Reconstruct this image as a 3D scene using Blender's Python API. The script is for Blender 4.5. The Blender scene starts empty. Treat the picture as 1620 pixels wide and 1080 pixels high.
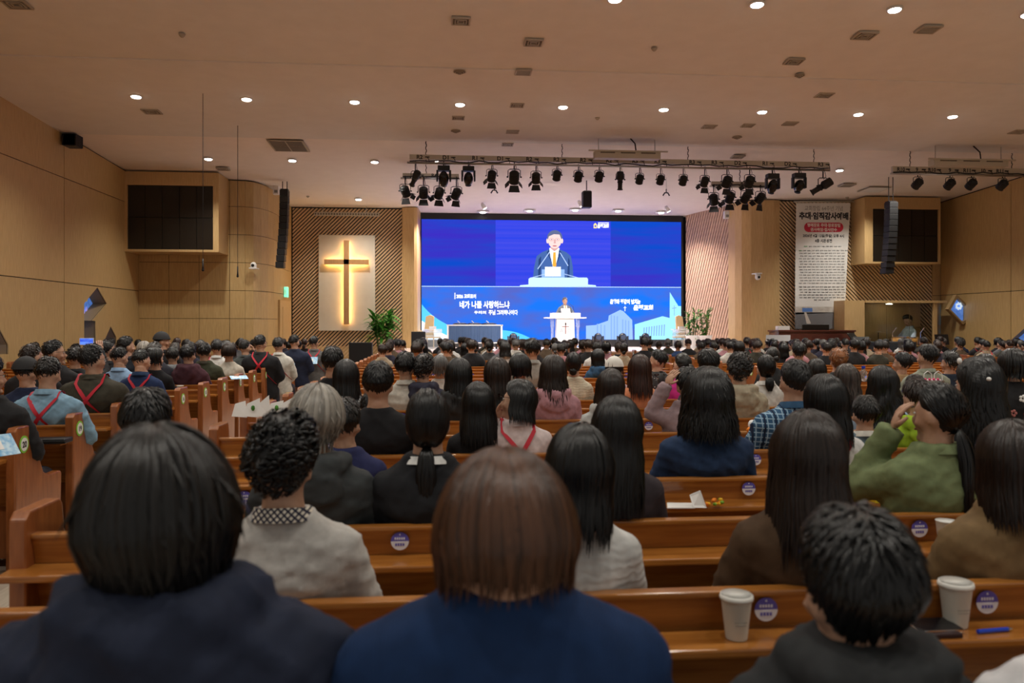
import bpy, bmesh, math, random
import numpy as np
from mathutils import Vector, Matrix, Euler, noise
from mathutils.bvhtree import BVHTree
random.seed(7); np.random.seed(7)
S = bpy.context.scene
C = S.collection
R = math.radians
# ---------------- camera, world, lamps, exposure ----------------
F = 1261.0; TH = R(5.1); CT = math.cos(TH); ST = math.sin(TH); CAMZ = 1.58; YH = 514.0
cd = bpy.data.cameras.new('camera'); cam = bpy.data.objects.new('camera', cd); C.objects.link(cam)
cam.location = (0, 0, CAMZ); cam.rotation_euler = (R(90), 0, -TH)
cd.sensor_width = 36; cd.lens = 36 * F / 1620; cd.shift_y = -(540 - YH) / 1620
cd.clip_start = 0.05; cd.dof.use_dof = True; cd.dof.focus_distance = 11.0; cd.dof.aperture_fstop = 3.6
S.camera = cam
w = bpy.data.worlds.new('world'); S.world = w; w.use_nodes = True
w.node_tree.nodes['Background'].inputs[0].default_value = (1.0, .94, .86, 1)
w.node_tree.nodes['Background'].inputs[1].default_value = 0.26
S.view_settings.view_transform = 'Standard'; S.view_settings.look = 'None'
S.view_settings.gamma = 1; S.view_settings.use_curve_mapping = False
S.view_settings.exposure = 0.45
def zc(Y): return 6.46 - .0435 * Y
def lamp(kind, name, loc, energy, col=(1, .945, .85), **k):
    l = bpy.data.lights.new(name, kind); l.energy = energy; l.color = col
    aim = k.pop('aim', None)
    for a, b in k.items(): setattr(l, a, b)
    o = bpy.data.objects.new(name, l); C.objects.link(o); o.location = loc
    if aim is not None:
        o.rotation_euler = (Vector(aim) - Vector(loc)).to_track_quat('-Z', 'Y').to_euler()
    return o
DOWN = []
for j, Y in enumerate((1.42, 6.02, 10.64, 15.26, 19.85)):
    for i in range(0, 10):
        X = -5.6 + 1.988 * i
        if j == 4 and 3 <= i <= 7: continue
        DOWN.append((X, Y))
DOWN += [(-2.49, 24.5), (12.3, 21.9)]
for X, Y in DOWN:
    lamp('SPOT', 'downlight_beam', (X, Y, zc(Y) - .05), 232 if Y > 8 else 100, spot_size=R(128), spot_blend=.75, shadow_soft_size=.09)
# theatre lanterns on the bars light the stage; they stand where the fixtures hang
for X, e in ((-.6, 420), (1.0, 440), (2.6, 440), (3.6, 480), (4.6, 440), (6.0, 440), (7.4, 420)):
    lamp('SPOT', 'stage_beam', (X, 18.3, 4.75), e, (1, .90, .86), spot_size=R(46), spot_blend=.6,
         shadow_soft_size=.08, aim=(3.6 + (X - 3.6) * .7, 25.2, 1.2))
for X in (-.1, 1.9, 3.7, 5.5, 7.3):
    lamp('SPOT', 'stage_downlight_beam', (X, 25.6, zc(25.6) - .20), 420, (1, .86, .8), spot_size=R(130), spot_blend=.8, shadow_soft_size=.1)

# ---------------- projection helpers (photo pixel + depth -> point) ----------------
def xk(px):
    t = (px - 810) / F
    return (ST + t * CT) / (CT - t * ST)
def fx(px, Y): return Y * xk(px)
def at(px, py, Y):
    x = fx(px, Y); return Vector((x, Y, CAMZ + (YH - py) * (Y * CT + x * ST) / F))
def on_ceiling(px, py):
    k = xk(px); d = CT + k * ST; q = (YH - py) / F * d
    Y = (6.46 - CAMZ) / (q + .0435); return Vector((k * Y, Y, zc(Y)))

# ---------------- materials ----------------
MATS = {}
def mat(name, col=(.5, .5, .5), rough=.6, metal=0, emit=None, es=0, spec=.5, coat=0, trans=0, alpha=1, ior=1.45):
    if name in MATS: return MATS[name]
    m = bpy.data.materials.new(name); m.use_nodes = True; b = m.node_tree.nodes['Principled BSDF']
    b.inputs['Base Color'].default_value = (*col, 1); b.inputs['Roughness'].default_value = rough
    b.inputs['Metallic'].default_value = metal; b.inputs['Specular IOR Level'].default_value = spec
    b.inputs['Coat Weight'].default_value = coat; b.inputs['Coat Roughness'].default_value = .12
    b.inputs['Transmission Weight'].default_value = trans; b.inputs['IOR'].default_value = ior
    b.inputs['Alpha'].default_value = alpha
    if emit is not None:
        b.inputs['Emission Color'].default_value = (*emit, 1); b.inputs['Emission Strength'].default_value = es
    MATS[name] = m; return m
def nod(m, t, **k):
    n = m.node_tree.nodes.new(t)
    for a, b in k.items():
        if a in n.inputs.keys(): n.inputs[a].default_value = b
        else: setattr(n, a, b)
    return n
def lk(m, a, b): m.node_tree.links.new(a, b)
def grain(name, c1, c2, rough=.4, scale=(1, 1, 1), nscale=6, coat=0, bump=.02, obj=True, rvar=0, spec=.5, detail=5, vec='Object', lo=.35, hi=.65):
    """two-tone procedural streak / mottled material"""
    if name in MATS: return MATS[name]
    m = mat(name, c1, rough, coat=coat, spec=spec); b = m.node_tree.nodes['Principled BSDF']
    tc = nod(m, 'ShaderNodeTexCoord'); mp = nod(m, 'ShaderNodeMapping'); mp.inputs['Scale'].default_value = scale
    lk(m, tc.outputs[vec], mp.inputs[0])
    n = nod(m, 'ShaderNodeTexNoise'); n.inputs['Scale'].default_value = nscale; n.inputs['Detail'].default_value = detail
    lk(m, mp.outputs[0], n.inputs['Vector'])
    r = nod(m, 'ShaderNodeValToRGB'); e = r.color_ramp.elements
    e[0].position = lo; e[0].color = (*c1, 1); e[1].position = hi; e[1].color = (*c2, 1)
    lk(m, n.outputs[0], r.inputs[0])
    out = r.outputs[0]
    if rvar:
        oi = nod(m, 'ShaderNodeObjectInfo'); mr = nod(m, 'ShaderNodeMapRange')
        mr.inputs['To Min'].default_value = 1 - rvar; mr.inputs['To Max'].default_value = 1 + rvar
        lk(m, oi.outputs['Random'], mr.inputs[0])
        hs = nod(m, 'ShaderNodeHueSaturation'); lk(m, out, hs.inputs['Color']); lk(m, mr.outputs[0], hs.inputs['Value']); out = hs.outputs[0]
    lk(m, out, b.inputs['Base Color'])
    if bump:
        bp = nod(m, 'ShaderNodeBump'); bp.inputs['Strength'].default_value = bump * 10; bp.inputs['Distance'].default_value = .004
        lk(m, n.outputs[0], bp.inputs['Height']); lk(m, bp.outputs[0], b.inputs['Normal'])
    return m
veneer = grain('oak_veneer', (.47, .315, .13), (.56, .39, .175), .5, (9, 9, .5), 7, bump=.012, rvar=.05)
veneer2 = grain('oak_trim', (.52, .34, .145), (.61, .42, .20), .42, (9, 9, .5), 7, bump=.01)
slatwood = grain('slat_wood', (.62, .43, .24), (.72, .53, .32), .5, (1, 1, 1), 12, bump=.01)
pinkwood = grain('pale_slat_wood', (.55, .37, .26), (.62, .43, .31), .55, (3, 3, .5), 9, bump=.01)
pew = grain('pew_varnish', (.29, .10, .016), (.43, .17, .032), .3, (.7, 5, 9), 5, coat=.45, bump=.006, rvar=.06)
pewdark = grain('pew_end_varnish', (.235, .072, .02), (.33, .11, .032), .34, (6, 6, .8), 6, coat=.4, bump=.008, rvar=.08)
darkgap = mat('dark_backing', (.012, .01, .009), .8)
plaster = grain('ceiling_plaster', (.72, .71, .68), (.75, .74, .71), .85, (1, 1, 1), 3, bump=.002)
soffit = grain('stage_soffit_paint', (.84, .78, .72), (.87, .81, .75), .8, (1, 1, 1), 3, bump=.001)
floorm = grain('vinyl_plank', (.42, .37, .29), (.53, .47, .38), .35, (8, 1, 1), 4, bump=.004, rvar=.14)
stagefl = grain('stage_floor_wood', (.64, .55, .50), (.70, .61, .56), .28, (1, 8, 1), 4, bump=.003)
black = mat('matte_black', (.012, .012, .013), .5)
blackgl = mat('gloss_black', (.008, .008, .01), .18)
iron = mat('dark_metal', (.03, .03, .032), .4, metal=.7)
white = mat('white_paint', (.82, .82, .80), .45)
beige = mat('beige_enamel', (.50, .46, .38), .5)
steel = mat('steel', (.55, .55, .56), .3, metal=1)
chrome = mat('chrome', (.8, .8, .8), .12, metal=1)
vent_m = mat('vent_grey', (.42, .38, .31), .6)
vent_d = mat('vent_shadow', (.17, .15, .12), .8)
glow = mat('lamp_glow', (1, 1, 1), .5, emit=(1, .95, .88), es=14)
paper = mat('white_paper', (.8, .8, .78), .7)
bluepaper = grain('blue_leaflet', (.16, .42, .70), (.55, .75, .88), .5, (1, 1, 1), 30, bump=0)
leaf = grain('leaf_green', (.03, .15, .015), (.07, .27, .03), .4, (1, 1, 1), 12, bump=.01, rvar=.2)
redstrap = mat('red_strap', (.48, .012, .03), .65)
lens_m = mat('lens_glass', (.05, .07, .12), .08, spec=.8)

# ---------------- mesh builder ----------------
class MB:
    def __init__(s): s.v = []; s.f = []
    def add(s, vs, fs):
        n = len(s.v); s.v.extend([tuple(p) for p in vs]); s.f.extend([tuple(i + n for i in f) for f in fs]); return s
    def box(s, a, b):
        x0, y0, z0 = a; x1, y1, z1 = b
        return s.add([(x0,y0,z0),(x1,y0,z0),(x1,y1,z0),(x0,y1,z0),(x0,y0,z1),(x1,y0,z1),(x1,y1,z1),(x0,y1,z1)],
                     [(3,2,1,0),(4,5,6,7),(0,1,5,4),(1,2,6,5),(2,3,7,6),(3,0,4,7)])
    def prism(s, pts, d):
        """closed polygon (3-D points) extruded along vector d"""
        n = len(pts); d = Vector(d); P = [Vector(p) for p in pts]
        vs = P + [p + d for p in P]
        fs = [tuple(range(n))[::-1], tuple(range(n, 2*n))] + [(i, (i+1) % n, n + (i+1) % n, n + i) for i in range(n)]
        return s.add(vs, fs)
    def tube(s, pts, rs, n=8, cap=True, flat=1, up=None):
        pts = [Vector(p) for p in pts]
        if not hasattr(rs, '__len__'): rs = [rs] * len(pts)
        vs = []; u = None
        for i, p in enumerate(pts):
            t = (pts[min(i+1, len(pts)-1)] - pts[max(i-1, 0)])
            t = t.normalized() if t.length > 1e-9 else Vector((0, 0, 1))
            if u is None:
                u = Vector(up) if up else (Vector((0, 0, 1)) if abs(t.z) < .9 else Vector((1, 0, 0)))
            u = (u - t * u.dot(t)); u = u.normalized() if u.length > 1e-6 else t.orthogonal().normalized()
            b = t.cross(u)
            for k in range(n):
                a = 2 * math.pi * k / n; vs.append(p + u * math.cos(a) * rs[i] * flat + b * math.sin(a) * rs[i])
        fs = []
        for i in range(len(pts) - 1):
            for k in range(n):
                k2 = (k + 1) % n; fs.append((i*n+k, i*n+k2, (i+1)*n+k2, (i+1)*n+k))
        if cap: fs.append(tuple(range(n))[::-1]); fs.append(tuple((len(pts)-1)*n + k for k in range(n)))
        return s.add(vs, fs)
    def loft(s, rings, n=20):
        """rings (cx,cy,cz,rx,ry) stacked in z"""
        vs = [];fs = []
        for cx, cy, cz, rx, ry in rings:
            for k in range(n):
                a = 2*math.pi*k/n; vs.append((cx + rx*math.cos(a), cy + ry*math.sin(a), cz))
        for i in range(len(rings)-1):
            for k in range(n):
                k2 = (k+1) % n; fs.append((i*n+k, i*n+k2, (i+1)*n+k2, (i+1)*n+k))
        fs.append(tuple(range(n))[::-1]); fs.append(tuple((len(rings)-1)*n+k for k in range(n)))
        return s.add(vs, fs)
    def ell(s, c, r, n=14, m=9, M=None):
        vs = []; fs = []
        for i in range(m+1):
            t = math.pi * i / m
            for k in range(n):
                a = 2*math.pi*k/n
                p = Vector((r[0]*math.sin(t)*math.cos(a), r[1]*math.sin(t)*math.sin(a), r[2]*math.cos(t)))
                if M: p = M @ p
                vs.append(Vector(c) + p)
        for i in range(m):
            for k in range(n):
                k2 = (k+1) % n; fs.append((i*n+k2, i*n+k, (i+1)*n+k, (i+1)*n+k2))
        return s.add(vs, fs)
    def disc(s, c, r, axis=(0, 0, 1), n=24, th=.002):
        c = Vector(c); a = Vector(axis).normalized()
        return s.tube([c, c + a * th], [r, r], n)
    def xf(s, M):
        s.v = [tuple(M @ Vector(p)) for p in s.v]; return s
    def mesh(s, name, m=None, smooth=False, bevel=0):
        me = bpy.data.meshes.new(name); me.from_pydata(s.v, [], s.f)
        if bevel:
            bm = bmesh.new(); bm.from_mesh(me)
            bmesh.ops.remove_doubles(bm, verts=bm.verts, dist=1e-5)
            ed = [e for e in bm.edges if len(e.link_faces) == 2 and e.calc_face_angle(0) > .6]
            bmesh.ops.bevel(bm, geom=ed, offset=bevel, segments=2, affect='EDGES', profile=.6)
            bm.to_mesh(me); bm.free()
        if m: me.materials.append(m)
        if smooth: me.shade_smooth()
        me.update(); return me
    def build(s, name, m, parent=None, smooth=False, bevel=0, loc=None):
        return put(name, s.mesh(name, m, smooth, bevel), parent, loc)
def put(name, me, parent=None, loc=None, m=None):
    o = bpy.data.objects.new(name, me); C.objects.link(o)
    if parent: o.parent = parent
    if loc is not None: o.location = loc
    if m:
        if not me.materials: me.materials.append(m)
        o.material_slots[0].link = 'OBJECT'; o.material_slots[0].material = m
    return o
def tag(o, label=None, cat=None, group=None, kind=None):
    if label: o['label'] = label
    if cat: o['category'] = cat
    if group: o['group'] = group
    if kind: o['kind'] = kind
    return o
def thing(name, label, cat, loc=(0, 0, 0), rz=0, group=None):
    o = bpy.data.objects.new(name, None); C.objects.link(o); o.location = loc; o.rotation_euler = (0, 0, rz); o.empty_display_size = .1
    return tag(o, label, cat, group)
def copy_tree(o, parent=None):
    c = o.copy(); C.objects.link(c); c.parent = parent
    for ch in list(o.children): copy_tree(ch, c)
    return c
def struct(o): o['kind'] = 'structure'; return o
TS = bpy.data.scenes.new('workbench')      # scratch scene for evaluating text and remesh modifiers
def evaluated(o):
    TS.collection.objects.link(o); vl = TS.view_layers[0]; vl.update()
    return bpy.data.meshes.new_from_object(o.evaluated_get(vl.depsgraph))
def text_mesh(body, m, w=None, h=None, bold=0, name='lettering', depth=.002):
    """flat lettering facing -Y, centred on the origin, fitted to w x h"""
    key = (body, m.name, w, h, bold, name)
    c = bpy.data.curves.new(name, 'FONT'); c.body = body; c.align_x = 'CENTER'; c.offset = bold; c.extrude = 0; c.resolution_u = 3
    o = bpy.data.objects.new(name, c); me = evaluated(o)
    bpy.data.objects.remove(o)
    n = len(me.vertices); a = np.empty(n*3); me.vertices.foreach_get('co', a); a = a.reshape(-1, 3)
    mn = a.min(0); mx = a.max(0); d = mx - mn; ce = (mn + mx) / 2
    sx = w / d[0] if w else h / d[1]; sy = h / d[1] if h else sx
    if not w: sx = sy
    b = np.zeros_like(a); b[:, 0] = (a[:, 0]-ce[0])*sx; b[:, 2] = (a[:, 1]-ce[1])*sy
    me.vertices.foreach_set('co', b.ravel()); me.materials.clear(); me.materials.append(m); me.update(); me.name = name
    return me

# ---------------- setting: ceiling, floor, walls ----------------
XL, XR = -8.08, 15.7
cuts = [-1.6, 8.9, 13.4, 17.9, 28.0]
for i in range(4):
    y0, y1 = cuts[i], cuts[i+1]; st = .03 * i * 0
    b = MB(); dz = (0, .02, .0, .035)[i]
    b.prism([(XL-.2, y0, zc(y0)+dz), (XL-.2, y1, zc(y1)+dz), (XL-.2, y1, zc(y1)+.25), (XL-.2, y0, zc(y0)+.25)], (XR-XL+.4, 0, 0))
    o = b.build('ceiling', plaster if i < 3 else soffit); struct(o)
b = MB().box((XL-.2, -1.6, -.2), (XR+.2, 28, 0)); fl = struct(b.build('floor', mat('floor_base', (.36, .31, .25), .5)))
k = 0
bpm = MB().box((0, 0, 0), (.178, 1.176, .006)).mesh('plank', floorm)
for i in range(6):
    for j in range(7):
        o = put('plank', bpm, fl, (-2.6 + .181*i, -.4 - (.4 * (i % 3)) + 1.18*j, .0))
# stage platform
STZ = .84
b = MB().box((-1.6, 22.3, 0), (10.4, 27.6, STZ)); stg = struct(b.build('stage_platform', stagefl)); 
MB().box((-1.6, 22.25, 0), (10.4, 22.3, STZ-.03)).build('riser', mat('stage_riser', (.25, .13, .06), .5), stg)
MB().box((10.5, 21.8, 0), (15.6, 23.6, .40)).build('side_platform', mat('stage_riser'), stg)

def wall_panels(wall, pts, zs, top=True, m=veneer, gap=.012, th=.02, vg=None):
    """wood panels hung along a plan polyline; joints recessed"""
    for a, b_ in zip(pts[:-1], pts[1:]):
        a = Vector((*a, 0)); b_ = Vector((*b_, 0)); d = (b_ - a); L = d.length; d = d / L; nrm = Vector((d.y, -d.x, 0))
        for z0, z1 in zip(zs[:-1], zs[1:]):
            za = z1 - gap if z1 < 90 else zc(a.y) - .0; zb = z1 - gap if z1 < 90 else zc(b_.y) - .0
            g_ = gap if vg is None else vg; p = [a + d*g_/2, b_ - d*g_/2]
            q = [(p[0].x, p[0].y, z0), (p[1].x, p[1].y, z0), (p[1].x, p[1].y, zb), (p[0].x, p[0].y, za)]
            MB().prism(q, nrm*th).build('panel', m, wall)
def backing(name, pts, z0=0, m=darkgap):
    b = MB()
    for a, c in zip(pts[:-1], pts[1:]):
        a = Vector((*a, 0)); c = Vector((*c, 0)); d = (c-a).normalized(); n = Vector((-d.y, d.x, 0))
        b.prism([(a.x, a.y, z0), (c.x, c.y, z0), (c.x, c.y, zc(c.y)+.1), (a.x, a.y, zc(a.y)+.1)], n*.12)
    return struct(b.build(name, m))
ZS = [0, .95, 2.5, 4.75, 99]
# left wall with its two cut windows (walk towards the stage)
def lp(px, py, X):   # pixel -> point on a side wall x = X
    Y = X / xk(px); return at(px, py, Y)
wl = backing('wall_left', [(XL-.03, 22.4), (XL-.03, 17.9), (XL-.03, -1.6)][::-1])
# windows on the left wall as (Y,Z) outlines from the photograph
winA = [lp(*p, XL) for p in ((133, 480), (154, 452), (169, 480), (146, 507), (151, 508), (151, 549), (133, 549))]
winB = [lp(*p, XL) for p in ((164, 541), (175, 516), (184, 533), (184, 549), (166, 549))]
winC = [lp(*p, XL) for p in ((-30, 500), (-5, 512), (13, 545), (13, 560), (-30, 560))]
def wall_with_holes(wall, y0, y1, z0, z1, X, holes, sgn, name='panel'):
    """one flat panel in the plane x=X with polygon holes, extruded"""
    me_in = []
    bm = bmesh.new()
    def loop(pts):
        vs = [bm.verts.new((X, p[0], p[1])) for p in pts]
        return [bm.edges.new((vs[i], vs[(i+1) % len(vs)])) for i in range(len(vs))]
    E = loop([(y0, z0), (y1, z0), (y1, z1 if z1 < 90 else zc(y1)), (y0, z1 if z1 < 90 else zc(y0))])
    for h in holes: E += loop([(p.y, p.z) for p in h])
    bmesh.ops.triangle_fill(bm, use_beauty=True, use_dissolve=False, edges=E)
    g = bmesh.ops.extrude_face_region(bm, geom=bm.faces[:])
    bmesh.ops.translate(bm, verts=[v for v in g['geom'] if isinstance(v, bmesh.types.BMVert)], vec=(sgn*.022, 0, 0))
    bmesh.ops.recalc_face_normals(bm, faces=bm.faces[:])
    me = bpy.data.meshes.new(name); bm.to_mesh(me); bm.free(); me.materials.append(veneer); return put(name, me, wall)
for (y0, y1) in ((-1.6, 3.4), (3.4, 8.2), (8.2, 13.1), (13.1, 17.95), (17.95, 22.25)):
    for z0, z1 in ((0, 2.5), (2.5, 4.75), (4.75, 99)):
        hs = []
        if z0 == 0:
            for h in (winA, winB, winC):
                ym = sum(p.y for p in h)/len(h)
                if y0 < ym < y1: hs.append([Vector((p.x, p.y, max(.02, min(2.47, p.z)))) for p in h])
        wall_with_holes(wl, y0+.01, y1-.01, z0+.005, z1-.012 if z1 < 90 else 99, XL-.02, hs, 1)
glassA = grain('stained_glass', (.04, .10, .38), (.20, .38, .80), .2, (1, 1, 1), 5, bump=.02, lo=.4, hi=.6)
glb = glassA.node_tree.nodes['Principled BSDF']; glb.inputs['Emission Color'].default_value = (.12, .28, .8, 1); glb.inputs['Emission Strength'].default_value = .35
reveal = mat('window_reveal', (.36, .25, .12), .6)
yel = mat('yellow_glass', (.55, .50, .05), .2, emit=(.6, .5, .05), es=.3); wgl = mat('clear_glass_pane', (.7, .8, .9), .2, emit=(.7, .85, 1), es=.5); lav = mat('lavender_glass', (.35, .30, .7), .2, emit=(.4, .35, .9), es=.4)
def side_window(n, outline, X, out, extra=True):
    """deep reveal and a coloured pane behind an opening in a side wall; out = -1 left, +1 right"""
    ws = bpy.data.objects.new('window_%d' % n, None); C.objects.link(ws); struct(ws)
    c = sum(outline, Vector()) / len(outline)
    # recess body: walls of the opening
    b = MB(); N = len(outline)
    for i in range(N):
        p, q = outline[i], outline[(i+1) % N]
        b.add([(X, p.y, p.z), (X, q.y, q.z), (X + out*.34, q.y, q.z), (X + out*.34, p.y, p.z)], [(0, 1, 2, 3)])
    b.build('frame', reveal, ws)
    MB().prism([(X + out*.30, p.y, p.z) for p in outline], (out*.02, 0, 0)).build('pane', glassA, ws)
    if extra:
        ys = [p.y for p in outline]; zs = [p.z for p in outline]; r = random.Random(n)
        for i in range(9):
            y = min(ys) + (max(ys)-min(ys))*r.uniform(.15, .75); z = min(zs) + (max(zs)-min(zs))*r.uniform(.3, .85)
            h = r.uniform(.05, .16); wd = r.uniform(.03, .06)
            MB().prism([(X+out*.285, y, z-h), (X+out*.285, y+wd, z), (X+out*.285, y, z+h), (X+out*.285, y-wd, z)], (out*.01, 0, 0)).build('pane', r.choice((yel, wgl, wgl, lav)), ws)
    return ws
side_window(1, winA, XL-.03, -1); side_window(2, winB, XL-.03, -1, False); side_window(3, winC, XL-.03, -1)
# openings through the dark backing of the left wall: rebuild it as a perforated sheet
def perforated(obj, y0, y1, X, holes, dx):
    bm = bmesh.new(); E = []
    for pts in [[(y0, 0), (y1, 0), (y1, zc(y1)+.1), (y0, zc(y0)+.1)]] + [[(p.y, max(.02, min(2.47, p.z))) for p in h] for h in holes]:
        vs = [bm.verts.new((X, p[0], p[1])) for p in pts]; E += [bm.edges.new((vs[i], vs[(i+1) % len(vs)])) for i in range(len(vs))]
    bmesh.ops.triangle_fill(bm, use_beauty=True, edges=E)
    me = bpy.data.meshes.new('backing'); bm.to_mesh(me); bm.free(); me.materials.append(darkgap); obj.data = me
perforated(wl, -1.6, 22.4, XL-.03, [winA, winB, winC], -1)

# front left wall, curved corner
PA = [(XL, 22.2), (-7.29, 22.2), (-6.5, 22.2), (-5.7, 22.2), (-5.3, 22.25)]
arc = [(-5.3, 22.25), (-5.12, 22.36), (-4.97, 22.6), (-4.86, 22.95), (-4.8, 23.4), (-4.77, 24.2), (-4.77, 25.0), (-4.77, 25.95)]
wf = backing('wall_front_left', [(x, y+.05) for x, y in PA] + [(x-.05, y) for x, y in arc[1:]])
ZF = [0, .24, 1.0, 1.76, 2.52, 3.28, 4.04, 4.8, 99]
wall_panels(wf, PA, ZF); wall_panels(wf, arc, ZF, vg=-.012)
# slatted wall behind the cross
def slats(wall, x0, x1, z0, z1, Y, pitch, wd, sgn, m, th=.04, y2=None):
    """diagonal slats clipped to a rectangle, one object each; sgn +1 leans right"""
    W = x1-x0; H = z1-z0; t = -H
    sl = sgn
    k = pitch * 1.4142; w2 = wd * 1.4142
    t = -H
    while t < W:
        # band between lines x - z*? ; param u = x - sl*z
        poly = [(0, 0), (W, 0), (W, H), (0, H)]
        lo = t if sl > 0 else t + H; hi = lo + w2
        def clip(P, f):
            out = []
            for i in range(len(P)):
                a, b_ = P[i], P[(i+1) % len(P)]; fa, fb = f(a), f(b_)
                if fa >= 0: out.append(a)
                if fa*fb < 0:
                    s = fa/(fa-fb); out.append((a[0]+(b_[0]-a[0])*s, a[1]+(b_[1]-a[1])*s))
            return out
        poly = clip(poly, lambda p: (p[0]-sl*p[1]) - lo)
        if poly: poly = clip(poly, lambda p: hi - (p[0]-sl*p[1]))
        if len(poly) > 2:
            f = (lambda x: Y if y2 is None else Y + (y2-Y)*x/W)
            MB().prism([(x0+p[0], f(p[0]), z0+p[1]) for p in poly], (0, -th, 0)).build('slat', m, wall)
        t += k
YS = 26.0
sx0, sx1 = fx(463, YS), fx(636, YS)
ws = struct(MB().box((sx0-.1, YS+.03, 0), (sx1+.3, YS+.15, zc(YS)+.1)).build('wall_front_cross', darkgap))
MB().box((sx0, YS+.0, 0), (sx1, YS+.03, .9)).build('panel', veneer, ws)
slats(ws, sx0, sx1, .55, zc(YS)-.01, YS+.03, .0865, .050, 1, slatwood)
# wood column left of the screen (rounded)
b = MB(); c0, c1 = fx(636, 25.9), fx(661, 25.6)
pts = [(c0, 26.0), (c0, 25.88), (c0+.03, 25.82), (c1-.12, 25.72), (c1-.03, 25.74), (c1, 25.84), (c1+.06, 26.75), (c0, 26.75)]
b.prism([(x, y, 0) for x, y in pts][::-1], (0, 0, zc(25.9)+.02)); struct(b.build('wall_stage_left', veneer2))
# screen wall
YW = 26.9
struct(MB().box((-1.4, YW+.1, 0), (9.6, YW+.3, zc(YW)+.1)).build('wall_stage', black))
# slanted slatted wall right of the screen
q0 = Vector((fx(1086, 26.7), 26.7)); q1 = Vector((fx(1160, 24.6), 24.6))
wsr = struct(MB().prism([(q0.x, q0.y, 0), (q1.x, q1.y, 0), (q1.x+.15, q1.y, 0), (q0.x+.15, q0.y+.1, 0)], (0, 0, zc(25)+.02)).build('wall_stage_right', mat('pale_backing', (.34, .23, .16), .7)))
nseg = q1 - q0; L = nseg.length; dd = nseg / L; nn = Vector((-dd.y, dd.x)); nn = nn if nn.x < 0 else -nn
Hs = zc(24.8); k = .12
i = -Hs*.35
while i < L:
    # steep slats following the slanted wall
    def P(u, z): p = q0 + dd*u; return (p.x + nn.x*.0, p.y + nn.y*.0, z)
    u0 = i; poly = [(u0, 0), (u0+.085, 0), (u0+.085+Hs*.35, Hs), (u0+Hs*.35, Hs)]
    cl = []
    def clipu(Pl, f):
        out = []
        for a_ in range(len(Pl)):
            a, b_ = Pl[a_], Pl[(a_+1) % len(Pl)]; fa, fb = f(a), f(b_)
            if fa >= 0: out.append(a)
            if fa*fb < 0: s_ = fa/(fa-fb); out.append((a[0]+(b_[0]-a[0])*s_, a[1]+(b_[1]-a[1])*s_))
        return out
    poly = clipu(poly, lambda p: p[0])
    if poly: poly = clipu(poly, lambda p: L - p[0])
    if len(poly) > 2: MB().prism([P(*p) for p in poly], (nn.x*.03, nn.y*.03, 0)).build('slat', pinkwood, wsr)
    i += k
# wood column right of the stage
a0, a1 = fx(1160, 24.4), fx(1231, 23.9)
cp = [(a0-.05, 24.7), (a0, 24.25), (a0+.12, 24.0), (a0+.35, 23.82), (a0+.7, 23.74), (a1-.2, 23.74), (a1, 23.78), (a1, 24.7)]
MBc = MB().prism([(x, y, 0) for x, y in cp][::-1], (0, 0, zc(24.2)+.02)); struct(MBc.build('wall_stage_pillar', veneer2))
# right slatted wall
YR = 23.85
r0, r1 = fx(1231, YR), fx(1474, YR)
wr = struct(MB().box((r0-.1, YR+.03, 0), (XR+.1, YR+.15, zc(YR)+.1)).build('wall_front_right', darkgap))
slats(wr, r0, r1, .4, zc(YR)-.01, YR+.03, .0865, .050, -1, slatwood)
MB().box((r1+.01, YR-.02, 0), (XR, YR+.03, 2.5)).build('panel', veneer, wr); MB().box((r1+.01, YR-.02, 2.515), (XR, YR+.03, zc(YR))).build('panel', veneer, wr)
# right wall
wrr = struct(MB().box((XR+.0, -1.6, 0), (XR+.02, 24, zc(8))).build('wall_right', darkgap))
winD = [lp(*p, XR) for p in ((1525, 467), (1543, 485), (1525, 515), (1500, 487))]
def rp(px, py): Y = XR / xk(px); return at(px, py, Y)
for (y0, y1) in ((-1.6, 3.2), (3.2, 8.0), (8.0, 12.9), (12.9, 17.7), (17.7, 20.7), (20.7, 23.8)):
    for z0, z1 in ((0, 2.52), (2.52, 99)):
        wall_with_holes(wrr, y0+.01, y1-.01, z0+.005, z1-.012 if z1 < 90 else 99, XR, [], -1)
# blue glass windows standing proud of the right walls
def hexwin(n, pts, Y, frame_m=reveal):
    ws_ = bpy.data.objects.new('window_%d' % n, None); C.objects.link(ws_); struct(ws_)
    P = [at(*p, Y) for p in pts]; c = sum(P, Vector())/len(P)
    N = len(P)
    for i in range(N):
        p, q = P[i], P[(i+1) % N]; pi = c + (p-c)*.80; qi = c + (q-c)*.80
        MB().prism([p, q, qi, pi], (0, -.16, 0)).build('frame', frame_m, ws_)
    MB().prism([c + (p-c)*.82 for p in P], (0, -.03, 0)).build('pane', glassA, ws_)
    return ws_
w4 = hexwin(4, [(1508, 466), (1527, 484), (1527, 508), (1518, 513), (1495, 489)], 22.75)
for i in range(7):
    a = i*.9; c = at(1517+4*math.cos(a), 484+4*math.sin(a), 22.68); MB().ell(c, (.035, .02, .05), 6, 4).build('pane', wgl, w4)
w5 = bpy.data.objects.new('window_5', None); C.objects.link(w5); struct(w5)
for q in ([(1489, 482), (1494.5, 481), (1494.5, 498), (1489, 494)], [(1489, 499), (1494.5, 502), (1494.5, 507), (1489, 514)], [(1489, 520), (1494.5, 526), (1494.5, 527), (1489, 527)]):
    MB().prism([at(*p, 23.8) for p in q], (0, -.02, 0)).build('pane', mat('bright_blue_glass', (.05, .3, .8), .2, emit=(.06, .35, 1), es=1.0), w5)
winE = [rp(1608, 540), rp(1640, 512), rp(1700, 512), rp(1700, 560), rp(1608, 560)]
w6 = side_window(6, [Vector((p.x, p.y, p.z)) for p in winE], XR-.2, .5, False)
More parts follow.
